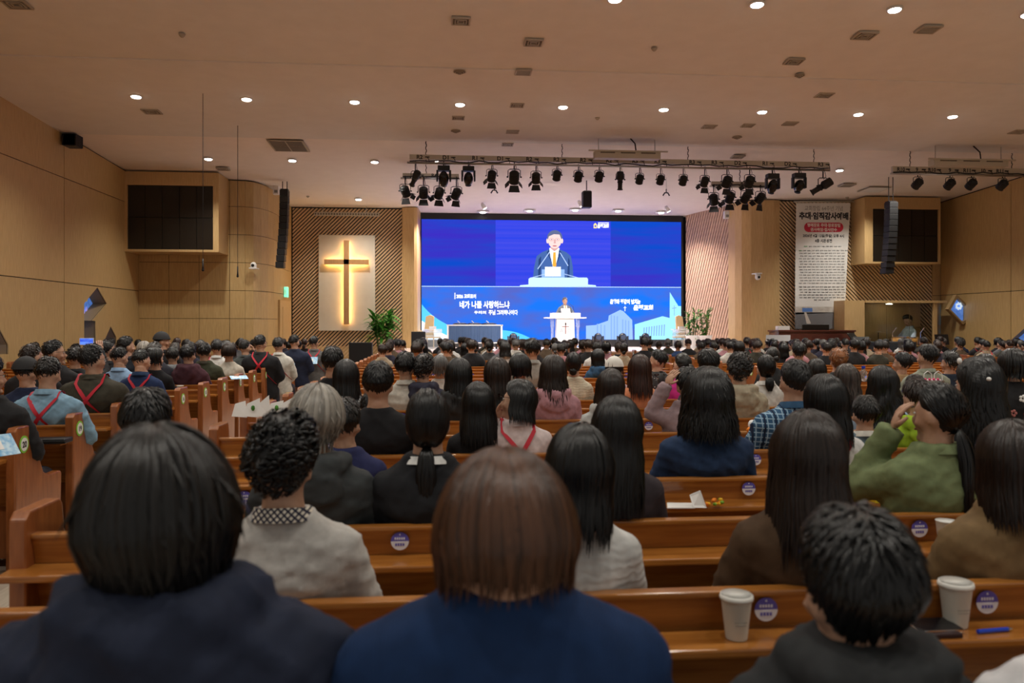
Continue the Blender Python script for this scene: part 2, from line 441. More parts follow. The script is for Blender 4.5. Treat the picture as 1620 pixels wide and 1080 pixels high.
# left door
dl = bpy.data.objects.new('door_1', None); C.objects.link(dl); struct(dl)
dx = -4.72
def dlp(px, py): Y = dx / xk(px); return at(px, py, Y)
y_a, y_b = dx/xk(442), dx/xk(460)
MB().box((dx-.06, y_a, 0), (dx+.02, y_b, 2.32)).build('door_leaf', veneer2, dl, bevel=.004)
MB().box((dx+.02, y_a+.35, .3), (dx+.035, y_b-.2, 2.12)).build('door_panel', veneer2, dl, bevel=.004)
MB().tube([(dx+.05, y_a+.12, 1.0), (dx+.05, y_a+.12, 1.2)], .012).build('door_handle', steel, dl)

# ---------------- TV walls in oak boxes ----------------
def tvbox(label, px0, px1, py1, tx0, tx1, ty0, ty1, Y, Yb):
    x0, x1 = fx(px0, Y), fx(px1, Y); zb = at((px0+px1)/2, py1, Y).z; zt = zc(Y)-.01
    a = at(tx0, ty0, Y); b_ = at(tx1, ty1, Y); zt2 = a.z; z2 = b_.z
    t = thing('wall_video_box', label, 'video wall', ((x0+x1)/2, Y, zb)); ox, oy, oz = t.location
    def bx(p, q): return MB().box((p[0]-ox, p[1]-oy, p[2]-oz), (q[0]-ox, q[1]-oy, q[2]-oz))
    m = MB()
    for p, q in (((x0, Y, zb), (a.x, Yb, zt)), ((b_.x, Y, zb), (x1, Yb, zt)), ((a.x, Y, zb), (b_.x, Yb, z2)), ((a.x, Y, zt2), (b_.x, Yb, zt))):
        v = bx(p, q); m.add(v.v, v.f)
    m.build('surround', veneer2, t)
    bx((a.x, Y+.1, z2), (b_.x, Y+.14, zt2)).build('backing', black, t)
    nx = 5; dxx = (b_.x-a.x)/nx; dz = (zt2-z2)/2
    tvm = mat('unlit_display', (.018, .014, .010), .32)
    for i in range(nx):
        for j in range(2):
            bx((a.x+i*dxx+.006, Y+.05, z2+j*dz+.006), (a.x+(i+1)*dxx-.006, Y+.1, z2+(j+1)*dz-.006)).build('display_panel', tvm, t)
tvbox('dark switched-off video wall in a pale oak box beside the left wall', 197, 346, 398, 201, 337, 292, 395, 21.25, 22.18)
tvbox('dark switched-off video wall in an oak box right of the hanging white banner', 1368, 1488, 417, 1381, 1485, 330, 414.5, 23.0, 23.8)

# ---------------- big LED screen with its picture ----------------
YSC = 26.72
scr = thing('led_screen', 'huge blue LED screen behind the stage showing the speaker and church buildings', 'screen', tuple(at(872, 540, YSC)))
SO = scr.location.copy()
def sp(px, py, d=0): return at(px, py, YSC) - SO + Vector((0, -d, 0))
p00, p11 = sp(667, 347), sp(1077.5, 537)
ztop = at(667, 346.5, YSC).z - SO.z; zbt = at(870, 537, YSC).z - SO.z
MB().box((p00.x-.08, .02, zbt-.26), (p11.x+.08, .14, ztop+.22)).build('cabinet', black, scr)
def emis(name, col, es=1.0): return mat(name, (0, 0, 0), 1, emit=col, es=es, spec=0)
def stripes(name, c1, c2, sc, es=1.0, xg=0):
    m = emis(name, c1, es); b_ = m.node_tree.nodes['Principled BSDF']
    tc = nod(m, 'ShaderNodeTexCoord'); mp = nod(m, 'ShaderNodeMapping'); mp.inputs['Scale'].default_value = (xg, 0, sc); lk(m, tc.outputs['Object'], mp.inputs[0])
    n = nod(m, 'ShaderNodeTexNoise'); n.inputs['Scale'].default_value = 1; n.inputs['Detail'].default_value = 3; lk(m, mp.outputs[0], n.inputs['Vector'])
    r = nod(m, 'ShaderNodeValToRGB'); e = r.color_ramp.elements; e[0].position = .38; e[0].color = (*c1, 1); e[1].position = .62; e[1].color = (*c2, 1)
    lk(m, n.outputs[0], r.inputs[0]); lk(m, r.outputs[0], b_.inputs['Emission Color']); return m
def flat(name, pts, m, d, parent=scr, th=.003):
    return MB().prism([sp(x, y, d) for x, y in pts], (0, -th, 0)).build(name, m, parent)
up = stripes('screen_upper_blue', (.004, .055, .46), (.035, .022, .42), 1.6, 1.0, .12)
lo = stripes('screen_lower_blue', (.01, .15, .75), (.075, .11, .46), 1.2, 1.0, .5)
ctr = stripes('screen_feed_blue', (.02, .045, .62), (.05, .06, .62), 5, 1.0)
zt_ = 1
MB().box((p00.x, -.006, sp(870, 453).z), (p11.x, .02, ztop)).build('picture_upper', up, scr)
MB().box((p00.x, -.006, zbt), (p11.x, .02, sp(870, 453).z)).build('picture_lower', lo, scr)
MB().box((sp(784, 0).x, -.010, sp(870, 453).z), (sp(966, 0).x, -.006, ztop)).build('picture_feed', ctr, scr)
MB().box((p00.x, -.014, sp(870, 454).z), (p11.x, -.006, sp(870, 453).z)).build('divider_line', emis('pale_line', (.5, .7, 1)), scr)
ltb = emis('screen_light_blue', (.10, .55, 1.0), 1.0); whb = emis('screen_white', (.85, .93, 1.0), 1.15); cyb = emis('screen_pale_cyan', (.33, .76, 1.0)); bld = emis('screen_building', (.30, .48, .95)); bld2 = emis('screen_building_shade', (.22, .38, .82))
def curve(pts, n=10):
    out = []
    for i in range(n+1):
        t = i/n; (x0, y0), (x1, y1), (x2, y2) = pts; out.append(((1-t)**2*x0+2*t*(1-t)*x1+t*t*x2, (1-t)**2*y0+2*t*(1-t)*y1+t*t*y2))
    return out
flat('picture_wave', curve(((667.2, 481), (690, 512), (745, 527))) + curve(((780, 522), (815, 520), (843, 537))) + [(667.2, 537)], ltb, .008)
flat('picture_wave', curve(((667.2, 507), (700, 530), (725, 537))) + [(667.2, 537)], whb, .012)
# buildings
flat('picture_building', [(927, 537), (927, 515), (942, 514), (962, 507), (963, 499), (981, 490), (986, 492), (1000, 506), (1001, 537)], bld, .009)
for x0, x1, y0 in ((944, 961, 512), (966, 980, 498), (984, 998, 505)):
    for k in range(3):
        xx = x0 + (x1-x0)*k/3; flat('picture_window', [(xx, 537), (xx, y0+k), (xx+2, y0+k), (xx+2, 537)], bld2, .013)
flat('picture_building', [(1004, 537), (1004, 513), (1048, 500), (1060, 503), (1060, 537)], cyb, .009)
for k in range(9): flat('picture_window', [(1018+4*k, 518-k*.6), (1020+4*k, 517.6-k*.6), (1019+4*k, 531), (1017.5+4*k, 531)], bld2, .013)
flat('picture_building', [(1059, 537), (1059.5, 462), (1073, 484), (1077.3, 484), (1077.3, 537)], cyb, .012)
for a in ([(1066, 483), (1067, 483), (1067, 499), (1066, 499)], [(1063, 487), (1070, 486), (1070, 487.3), (1063, 488.3)], [(988, 484), (989, 484), (989, 492), (988, 492)], [(986.5, 486), (990.5, 486), (990.5, 487), (986.5, 487)]): flat('picture_cross', a, bld2 if a[0][0] > 1000 else whb, .017)
# speaker on the screen
fskin = emis('screen_skin', (.86, .60, .58)); fsk2 = emis('screen_skin_shade', (.60, .34, .33)); fhair = emis('screen_hair', (.10, .13, .25)); fsuit = emis('screen_suit', (.055, .12, .34)); fsuit2 = emis('screen_suit_shade', (.02, .05, .17)); ftie = emis('screen_tie', (.95, .38, .05))
def oval(cx, cy, rx, ry, n=20, p=2.0, a0=0, a1=360):
    return [(cx+rx*math.cos(R(a0+(a1-a0)*i/n)), cy+ry*math.sin(R(a0+(a1-a0)*i/n))) for i in range(n + (a1-a0 < 359))]
flat('picture_suit', [(843, 440), (845, 422), (849, 405), (857, 399), (869, 394), (884, 394), (896, 399), (903, 405), (906, 422), (907, 440)], fsuit, .013)
for q in ([(852, 410), (856, 405), (855, 440), (851, 440)], [(899, 407), (901, 412), (901, 440), (897, 440)], [(869, 395), (874, 420), (870, 410), (865, 399)], [(884, 395), (879, 420), (884, 410), (888, 399)]): flat('picture_suit_fold', q, fsuit2, .017)
flat('picture_shirt', [(869, 392), (885, 392), (883, 405), (878, 424), (875, 424), (870, 405)], whb, .017)
flat('picture_tie', [(875, 399), (879, 399), (880, 420), (877, 424), (874, 420)], ftie, .021)
flat('picture_neck', [(871, 385), (883, 385), (883, 393), (877, 398), (871, 393)], fsk2, .019)
flat('picture_ear', oval(866, 381, 1.8, 4), fskin, .020); flat('picture_ear', oval(889, 381, 1.8, 4), fskin, .020)
flat('picture_face', oval(877.5, 380, 10.6, 13), fskin, .022)
flat('picture_hair', oval(877.5, 376, 12, 12, 16, a0=180, a1=360) + [(888, 379), (885, 371), (876, 370.5), (868, 374), (866.5, 380)], fhair, .026)
for x in (872.5, 881.5):
    flat('picture_glasses', oval(x, 379, 3.9, 2.4), fsk2, .026); flat('picture_glasses', oval(x, 379, 3.1, 1.7), fskin, .030); flat('picture_eye', oval(x, 379, 1.3, .6, 8), fhair, .034)
flat('picture_nose', [(876.6, 379), (878, 379), (879.3, 385), (875.8, 385)], fsk2, .026)
flat('picture_mouth', oval(877.3, 389, 3.6, 1.1, 10), emis('screen_lips', (.5, .16, .18)), .026)
flat('picture_lectern', [(822, 453), (823, 451), (836, 450), (836, 441), (839, 439), (928, 439), (930, 441), (930, 450), (942, 451), (943, 453)], emis('screen_lectern', (.55, .80, .95)), .022)
flat('picture_paper', [(862, 422), (887, 422), (887, 437), (862, 437)], whb, .024)
flat('picture_stand', [(857, 426), (893, 426), (893, 439), (857, 439)], emis('screen_stand', (.25, .42, .8)), .020)
for q in ([(840, 439), (862, 433), (862, 434), (842, 439.6)], [(915, 439), (893, 433), (893, 434), (913, 439.6)], [(850, 425), (869, 398), (870, 398.6), (851, 426)], [(899, 420), (886, 399), (885.4, 400), (898, 421)]): flat('picture_microphone', q, emis('screen_mic', (.45, .6, .95)), .028)
def stext(body, px0, px1, py0, py1, m, bold=.02, d=.015, parent=scr):
    a, b_ = sp(px0, py1), sp(px1, py0); me = text_mesh(body, m, b_.x-a.x, abs(b_.z-a.z), bold)
    return put('lettering', me, parent, ((a.x+b_.x)/2, -d, (a.z+b_.z)/2))
lw = emis('lettering_white', (1, 1, 1), 1.2)
stext('2026 교회표어', 722, 753, 465, 472, lw, .045)
flat('text_bar', [(719, 463), (720.3, 463), (720.3, 473), (719, 473)], lw, .015)
stext('네가 나를 사랑하느냐', 727, 806, 476, 487.5, lw, .035)
stext('우리의', 750, 769, 491.5, 496.5, lw, .03); stext('주님 그러하나이다', 773, 819, 490, 498, lw, .035)
stext('은혜와 평강이 넘치는', 965, 1013, 473, 481, lw, .05); stext('은평교회', 1002, 1033, 482, 491, lw, .06)
stext('은평교회', 945, 963, 354, 361, lw, .06); flat('logo_mark', [(939, 361), (939, 355), (941.5, 352.5), (944, 355), (944, 361)], emis('logo_yellow', (1, .75, .25)), .015)
flat('logo_mark', [(940.4, 359.5), (940.4, 356), (942.6, 356), (942.6, 359.5)], ctr, .02)
flat('logo_line', [(946, 352), (963, 352), (963, 353.2), (946, 353.2)], lw, .015)

# ---------------- cross panel ----------------
YC = 25.9
t = thing('wall_cross', 'large backlit wooden cross on a tall cream panel', 'cross', tuple(at(549, 523, YC))); O = t.location.copy()
def cb(px0, py0, px1, py1, y0, y1): a = at(px0, py1, YC)-O; b_ = at(px1, py0, YC)-O; return MB().box((a.x, -y1, a.z), (b_.x, -y0, b_.z))
cb(504, 372, 593.5, 523, -.06, .0).build('panel_board', grain('cream_board', (.60, .56, .47), (.64, .60, .51), .7, (1, 1, 1), 3, bump=.002), t, bevel=.006)
crw = grain('cross_wood', (.48, .25, .10), (.58, .32, .14), .45, (9, 9, .7), 6, bump=.006)
v = cb(544.5, 381, 553, 513, .10, .17); h_ = cb(514, 411, 584, 418.5, .10, .17)
v.build('cross_upright', crw, t, bevel=.004); h_.build('cross_beam', crw, t, bevel=.004)
wg = mat('warm_light_strip', (1, .8, .4), .5, emit=(1, .56, .16), es=14)
for q in ((546, 384, 547, 510), (550.5, 384, 551.5, 510), (517, 412.4, 544, 413.6), (517, 416, 544, 417.2), (553, 412.4, 581, 413.6), (553, 416, 581, 417.2)):
    cb(*q, .06, .09).build('light_strip', wg, t)
# curtain/blind case above the cross
t = thing('blind_case', 'long pale slatted case hanging above the cross panel', 'case', tuple(at(549, 339, 25.7)))
MB().box((-1.02, -.06, -.05), (1.02, .06, .06)).build('case', beige, t, bevel=.01)
for i in range(24): MB().box((-1+i*.084, -.065, -.03), (-.95+i*.084, -.058, .03)).build('slot', vent_d, t)
for x in (-.75, .6): MB().tube([(x, 0, .05), (x, 0, zc(25.7)-t.location.z+.02)], .008, 6).build('hanger', steel, t)

# ---------------- ceiling things ----------------
ring = MB().tube([(0, 0, .005), (0, 0, -.022)], [.105, .112], 28).mesh('trim_ring', white, True)
lens = MB().tube([(0, 0, -.020), (0, 0, -.034)], [.090, .078], 28).mesh('lens', glow, True)
tilt = -math.atan(.0435)
def downlight(X, Y, lab, grp='round downlights across the hall ceiling', s=1.0):
    o = thing('downlight', lab, 'downlight', (X, Y, zc(Y)+.01), 0, grp); o.rotation_euler = (tilt, 0, 0); o.scale = (s, s, s)
    put('trim_ring', ring, o); put('lens', lens, o); return o
ordw = ['first', 'second', 'third', 'fourth', 'fifth', 'sixth', 'seventh', 'eighth', 'ninth', 'tenth', 'eleventh', 'twelfth', 'thirteenth', 'fourteenth', 'fifteenth', 'sixteenth', 'seventeenth', 'eighteenth', 'nineteenth', 'twentieth']
names = {10.64: 'nearest ceiling row', 15.26: 'middle ceiling row', 19.85: 'far ceiling row'}
for Y in (10.64, 15.26, 19.85):
    k = 0
    for X, y in DOWN:
        if y != Y: continue
        d = Y*CT + X*ST; px = 810 + F*(X*CT-Y*ST)/d; py = YH - F*(zc(Y)-CAMZ)/d
        if not (-15 < px < 1635 and py > -12): continue
        downlight(X, Y, 'bright round recessed downlight, %s from the left in the %s' % (ordw[k], names[Y])); k += 1
downlight(-2.49, 24.5, 'small round downlight alone on the ceiling in front of the cross')
downlight(*on_ceiling(690, 253).xy, 'bright round recessed downlight above the left end of the lighting bar')
# stage soffit lights with square white plates
sq = MB().box((-.19, -.12, -.02), (.19, .12, .01)).mesh('plate', white)
cone = MB().tube([(0, 0, 0), (.03, 0, -.06), (.10, 0, -.17)], [.035, .06, .075], 14).mesh('shade', white, True)
for i, (px, py) in enumerate(((764, 335), (838, 333), (910, 331.5), (978, 333), (1046, 335.5))):
    p = on_ceiling(px, py)
    o = thing('stage_downlight', 'square-plated stage downlight, %s from the left above the screen' % ordw[i], 'downlight', p, 0, 'downlights over the stage'); o.rotation_euler = (tilt, 0, 0)
    put('plate', sq, o); l_ = put('lens', lens, o); l_.location = (0, 0, -.005)
for i, (px, py) in enumerate(((762, 321), (915, 317), (1053, 326))):
    p = on_ceiling(px, py)
    o = thing('spot_lamp', 'white cone-shaped spot lamp on the stage ceiling, %s from the left' % ordw[i], 'lamp', p, 0, 'white cone lamps on the stage ceiling')
    put('shade', cone, o); MB().tube([(.10, 0, -.168), (.106, 0, -.178)], [.06, .055], 12).build('lens', glow, o)
# vents
def vent(px, py, w, kind='square', lab=''):
    p = on_ceiling(px, py); s = w * p.y / F / .6
    o = thing('ceiling_vent', lab, 'vent', (p.x, p.y, p.z), 0, 'air vents in the ceiling'); o.rotation_euler = (tilt, 0, 0); o.scale = (s, s*.9, 1)
    if kind == 'round':
        for r_, z_ in ((.29, -.02), (.20, -.035), (.11, -.05)):
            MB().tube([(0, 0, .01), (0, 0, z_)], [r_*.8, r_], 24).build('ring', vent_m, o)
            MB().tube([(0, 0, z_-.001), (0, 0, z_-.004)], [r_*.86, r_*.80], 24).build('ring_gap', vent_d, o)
        return
    b = MB()
    for a, c in (((-.3, -.3), (.3, -.25)), ((-.3, .25), (.3, .3)), ((-.3, -.25), (-.25, .25)), ((.25, -.25), (.3, .25))): b.box((a[0], a[1], -.02), (c[0], c[1], .01))
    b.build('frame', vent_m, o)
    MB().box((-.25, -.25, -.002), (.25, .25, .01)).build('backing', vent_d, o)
    if kind == 'square':
        for r_ in (.19, .11):
            q = MB()
            for a, c in (((-r_, -r_), (r_, -r_+.035)), ((-r_, r_-.035), (r_, r_)), ((-r_, -r_), (-r_+.035, r_)), ((r_-.035, -r_), (r_, r_))): q.box((a[0], a[1], -.022), (c[0], c[1], .0))
            q.build('louvre_ring', vent_m, o)
    else:
        for i in range(6): MB().box((-.25, -.23+i*.08, -.018), (.25, -.20+i*.08, 0)).build('slat', vent_m, o)
V = [(729, 33, 30, 'square', 'topmost square ceiling vent near the middle of the photo'), (844, 67, 30, 'square', 'square ceiling vent right of and below the topmost one'), (727, 112, 22, 'round', 'larger round ceiling diffuser above the middle row of lights'),
     (828, 114, 26, 'slot', 'slotted ceiling grille beside the round diffuser'), (818, 166, 22, 'square', 'square ceiling vent between two middle-row lights'), (725, 186, 20, 'square', 'small square vent just above the smaller round diffuser'),
     (721, 206, 17, 'round', 'smaller round ceiling diffuser above the lighting bar'), (811, 208, 20, 'slot', 'slotted ceiling grille above the lighting bar'), (803, 228, 18, 'square', 'smallest square vent right above the lighting bar'),
     (1368, 56, 34, 'square', 'square ceiling vent at upper right'), (1469, 46, 34, 'slot', 'dark slotted grille at upper right'), (1256, 97, 28, 'square', 'square vent right of centre, above the small round one'), (1304, 150, 26, 'square', 'square vent above the light at right of centre'),
     (1265, 118, 18, 'round', 'small round diffuser right of centre'), (1122, 200, 22, 'square', 'left one of two square vents over the bar\'s right part'), (1183, 198, 20, 'square', 'right one of two square vents over the bar\'s right part'), (1166, 216, 18, 'round', 'round diffuser over the bar\'s right part'),
     (1250, 195, 22, 'slot', 'slotted grille above the right end of the bar'), (1167, 248, 20, 'square', 'square vent just behind the right part of the bar'), (240, 176, 26, 'square', 'square ceiling vent left, under the first middle-row light'), (353, 267, 18, 'square', 'small square vent over the left video wall'),
     (26, 6, 36, 'square', 'square vent at the top left corner of the photo'), (1612, 208, 26, 'square', 'square vent at the right edge of the photo'), (1340, 293, 22, 'slot', 'slotted grille above the banner')]
for v in V: vent(*v)
p = on_ceiling(457, 231); o = thing('ceiling_grille', 'four-part return air grille in the ceiling above the left hall', 'grille', p); o.rotation_euler = (tilt, 0, 0)
for i in (0, 1):
    for j in (0, 1):
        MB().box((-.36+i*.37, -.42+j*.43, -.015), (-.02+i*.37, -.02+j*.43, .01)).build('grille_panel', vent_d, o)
b = MB().box((-.4, -.46, -.01), (.4, .46, .008)); b.build('frame', vent_m, o)
p = on_ceiling(1383, 300); o = thing('ceiling_hatch', 'flush square access hatch in the ceiling by the right speaker', 'hatch', p); o.rotation_euler = (tilt, 0, 0)
MB().box((-.33, -.33, -.006), (.33, .33, .01)).build('frame', vent_m, o); MB().box((-.30, -.30, -.010), (.30, .30, .01)).build('cover', plaster, o)
for i, (px, py, lab) in enumerate(((288, 54, 'small fire sprinkler on the ceiling at upper left'), (1035, 76, 'small fire sprinkler on the ceiling right of centre'), (945, 186, 'tiny detector on the ceiling above the lighting bar'), (487, 310, 'small ceiling sprinkler by the left line speaker'), (1340, 312, 'small ceiling sprinkler above the banner'))):
    p = on_ceiling(px, py); MBx = MB().tube([(0, 0, 0), (0, 0, -.02), (0, 0, -.05)], [.05, .045, .02], 12)
    o = MBx.build('sprinkler', vent_m, None, True, loc=p); tag(o, lab, 'sprinkler')

# ---------------- theatre lanterns ----------------
M4 = Matrix
def lantern(kind, px, py, Y, lab, yaw=0, pitch=-50, s=1.0, barn=True, zbar=None, grp='lanterns on the lighting bars'):
    """px, py = centre of the lantern in the photograph"""
    c = at(px, py, Y); t = thing('stage_lantern', lab, 'stage light', c, 0, grp)
    t.scale = (s, s, s)
    RM = Euler((R(pitch), 0, R(yaw)), 'XYZ').to_matrix().to_4x4()     # lantern axis = +Y before rotation
    top = ((zbar - c.z)/s) if zbar else .30
    # yoke
    hw = {'fresnel': .15, 'can': .14, 'profile': .12, 'mover': .13}[kind]
    MB().tube([(-hw, 0, -.01), (-hw, 0, .16), (-hw*.7, 0, .19), (hw*.7, 0, .19), (hw, 0, .16), (hw, 0, -.01)], .011, 6, up=(0, 1, 0)).build('yoke', iron, t)
    MB().tube([(0, 0, .19), (0, 0, top)], .016, 8).build('hanger', iron, t)
    MB().tube([(0, -.035, top-.02), (0, -.035, top+.04), (0, .035, top+.04), (0, .035, top-.02)], .012, 6).build('clamp', black, t)
    for sx in (-1, 1): MB().tube([(sx*hw, 0, 0), (sx*(hw+.035), 0, 0)], .02, 10).build('knob', black, t)
    MB().tube([(0, -.02, .15), (.05, -.05, .22), (.02, -.03, top)], .008, 5).build('cable', black, t)
    if kind in ('fresnel', 'can'):
        b = MB().tube([(0, -.16, 0), (0, -.14, 0), (0, -.02, 0), (0, .12, 0), (0, .15, 0)], [.05, .095, .115, .12, .13], 16).xf(RM); b.build('housing', black, t, True)
        for yy in (-.10, -.05, .0, .05): MB().tube([(0, yy, 0), (0, yy+.012, 0)], .127, 16).xf(RM).build('cooling_fin', black, t)
        MB().tube([(0, .150, 0), (0, .156, 0)], .105, 16).xf(RM).build('lens', lens_m, t, True)
        if barn:
            for a in range(4):
                q = M4.Rotation(R(90*a), 4, 'Y')
                long = a % 2 == 0
                d = .17 if long else .14
                MB().prism([(-.10, .16, .125), (.10, .16, .125), (.14 if long else .08, .16+d*.75, .125+d*.62), (-.14 if long else -.08, .16+d*.75, .125+d*.62)], (0, .006, -.006)).xf(RM @ q).build('barn_door', black, t)
    elif kind == 'profile':
        MB().tube([(0, -.24, 0), (0, -.22, 0), (0, -.02, 0), (0, .02, 0)], [.06, .10, .11, .08], 14).xf(RM).build('housing', black, t, True)
        MB().tube([(0, .02, 0), (0, .20, 0), (0, .26, 0), (0, .30, 0)], [.07, .065, .065, .09], 14).xf(RM).build('barrel', black, t, True)
        MB().tube([(0, .05, 0), (0, .09, 0)], .082, 14).xf(RM).build('shutter_ring', iron, t)
        MB().tube([(0, .300, 0), (0, .305, 0)], .075, 14).xf(RM).build('lens', lens_m, t, True)
    elif kind == 'mover':
        MB().box((-.14, -.10, .12), (.14, .10, .24)).build('base', black, t, bevel=.015)
        for sx in (-1, 1): MB().box((sx*.15-.02, -.06, -.12), (sx*.15+.02, .06, .14)).build('arm', black, t, bevel=.012)
        MB().ell((0, 0, -.06), (.115, .13, .19), 16, 10, M4.Rotation(R(pitch+90), 4, 'X')).build('head', blackgl, t, True)
        MB().tube([(0, .08, -.18), (0, .095, -.20)], .075, 14).build('lens', lens_m, t, True)
    return t
YB = 18.0
def bar(name, lab, px0, px1, pyt, pyb, pytube, Y, txt, chains):
    a = at(px0, pyt, Y); ay = CAMZ + (YH-pyb)*(Y*CT+fx(px0, Y)*ST)/F; b_ = at(px1, 0, Y)
    t = thing(name, lab, 'lighting bar', (a.x, Y, ay)); L = b_.x-a.x; H = a.z-ay
    zt = at(px0, pytube, Y).z - ay
    MB().box((0, -.04, 0), (L, .04, H)).build('connector_strip', beige, t, bevel=.006)
    MB().tube([(-.05, -.02, zt), (L+.02, -.02, zt)], .025, 10).build('pipe', steel, t, True)
    r = random.Random(3); pts = []
    n = int(L/.22)
    for i in range(n+1): pts.append((L*i/n, -.05, zt+.035+r.uniform(-.02, .035)))
    MB().tube(pts, .014, 6).build('cable', black, t, True)
    for px, s_ in txt:
        x = fx(px, Y)-a.x
        put('lettering', text_mesh(s_, black, None, .095, .03), t, (x, -.042, H*.5))
        MB().box((x+.12, -.046, H*.42), (x+.22, -.04, H*.62)).build('socket', black, t)
        MB().tube([(x+.16, -.05, H*.5), (x+.2, -.08, H*.1), (x+.22, -.05, zt+.02)], .008, 5).build('lead', black, t)
    for px in chains:
        x = fx(px, Y)-a.x; zt_top = zc(Y)-ay
        for i in range(int((zt_top-zt)/.06)+2):
            MB().tube([(x, -.02+(.012 if i % 2 else 0), zt+.06*i), (x+(.012 if i % 2 == 0 else -.008), -.02, zt+.03+.06*i), (x, -.02, zt+.062*(i+1))], .010, 5).build('chain_link', black, t)
    return t, a, ay+zt
_, A0, ZB = bar('lighting_bar', 'long pale lighting bar carrying the row of black lanterns before the stage', 648, 1311, 244.5, 252.5, 257.5, YB,
    [(664, 'R2'), (705, 'D1'), (751, 'R1'), (791, 'D1'), (837, 'R2'), (880, 'R2'), (922, 'R2'), (963, 'R2'), (1004, 'R3'), (1039, 'R3'), (1094, 'R3'), (1129, 'R3'), (1166, 'D2'), (1209, 'R1'), (1245, 'D2'), (1297, 'R3')], (674, 889, 1088, 1287))
_, A1, ZB2 = bar('lighting_bar', 'shorter pale lighting bar at the right edge with four lanterns', 1411, 1650, 263, 273, 275, YB, [(1424, 'R10'), (1449, '9'), (1473, 'R10'), (1501, '9'), (1528, 'R11'), (1554, '10'), (1580, 'R11')], (1439, 1600))
SLAT = .0895*0
lan = [('profile', 657, 281, 'tilted profile lantern at the left end of the long bar', 25, -35, .8), ('mover', 702, 279, 'leftmost moving-head lantern on the long bar', 0, -60, 1.0), ('mover', 741, 279, 'second moving-head lantern from the left on the long bar', 0, -40, .95),
 ('fresnel', 778, 278, 'barn-door lantern right of the left moving heads', 8, -48, .8), ('fresnel', 813.5, 280, 'larger barn-door lantern over the screen\'s left part', 0, -48, .95), ('fresnel', 848, 281, 'barn-door lantern with a lit top over the screen', -4, -50, .8),
 ('can', 881, 277, 'plain round lantern left of the chain by the speaker', 0, -45, .75), ('can', 915, 279, 'plain round lantern above the hanging loudspeaker', 0, -45, .75), ('can', 948, 279, 'plain round lantern right of the hanging loudspeaker', 0, -45, .75),
 ('profile', 981, 284, 'profile lantern pointing down above the middle of the screen', -10, -72, .8), ('can', 1012, 283, 'leftmost of three plain lanterns over the screen\'s right', 0, -45, .7), ('can', 1045, 284, 'middle of three plain lanterns over the screen\'s right', 0, -45, .7),
 ('can', 1081, 285, 'rightmost of three plain lanterns over the screen\'s right', 0, -45, .72), ('fresnel', 1115, 287, 'barn-door lantern left of the crowded cluster', 6, -48, .75), ('fresnel', 1150, 287, 'barn-door lantern in the left of the front cluster', 12, -48, .85),
 ('fresnel', 1186, 287, 'barn-door lantern in the right of the front cluster', 8, -48, .85), ('mover', 1222, 291, 'moving-head lantern left of the wall banner', 0, -40, 1.0), ('mover', 1264, 290, 'moving-head lantern near the right end of the long bar', 40, -20, 1.0), ('profile', 1302, 294, 'tilted profile lantern at the right end of the long bar', 60, -30, 1.0)]
for k_, px, py, lab, yw, pt, s in lan:
    lantern(k_, px, py, YB, 'black ' + lab, yw, pt, s*.98, k_ == 'fresnel', at(px, 0, YB).z*0 + ZB)
for px, py, lab in ((1452, 290, 'first'), (1503, 291, 'second'), (1537, 291, 'third'), (1586, 292, 'fourth')):
    lantern('can', px, py, YB, 'black plain lantern on the right bar, %s from its left' % lab, 10, -35, .8, False, ZB2)
# rear short bars
for (px0, px1, pyb, lan2, nm, ch) in ((637, 726, 281, [(641, 302), (670, 304), (695, 305), (722, 306)], 'left', (674,)), (1125, 1222, 294, [(1129, 315), (1155, 312), (1180, 312), (1203, 313)], 'right', (1170,))):
    YY = 20.2
    tt, a_, zz = bar('short_lighting_bar', 'short lighting bar behind the %s end of the long bar' % nm, px0, px1, pyb-7, pyb-1, pyb+1, YY, [(px0+20, 'R4'), (px0+50, 'R4')], ch)
    for i, (px, py) in enumerate(lan2):
        lantern('fresnel', px, py, YY-.1, 'black barn-door lantern on the %s rear bar, %s from the left' % (nm, ordw[i]), (-25, 0, 20, 30)[i], -45, .9, True, zz)
# roller screen casings between bar and ceiling
def casing(px0, px1, pyt, pyb, Y, lab):
    a = at(px0, pyb, Y); b_ = at(px1, pyb, Y); zt = at(px0, pyt, Y).z
    t = thing('screen_casing', lab, 'casing', a); L = b_.x-a.x; H = zt-a.z
    MB().box((0, -.12, 0), (L, .12, H)).build('case', beige, t, bevel=.01)
    MB().box((-.15, -.16, H-.03), (L+.15, -.12, H)).build('lip', beige, t)
    for i in range(3): MB().box((L*(.08+.31*i), -.126, H*.62), (L*(.30+.31*i), -.12, H*.8)).build('slot', vent_d, t)
    for x in (.1, L-.1): MB().tube([(x, 0, H), (x, 0, zc(Y)-a.z)], .012, 6).build('hanger', steel, t)
    MB().tube([(L*.62, -.13, H-.02), (L*.60, -.15, H+.15), (L*.55, -.05, zc(Y)-a.z)], .016, 6).build('cable', black, t, True)
casing(940, 1043, 239, 251, 17.4, 'beige roller screen casing behind the middle of the long bar'); casing(1473, 1590, 252, 263, 17.4, 'beige roller screen casing above the right bar')
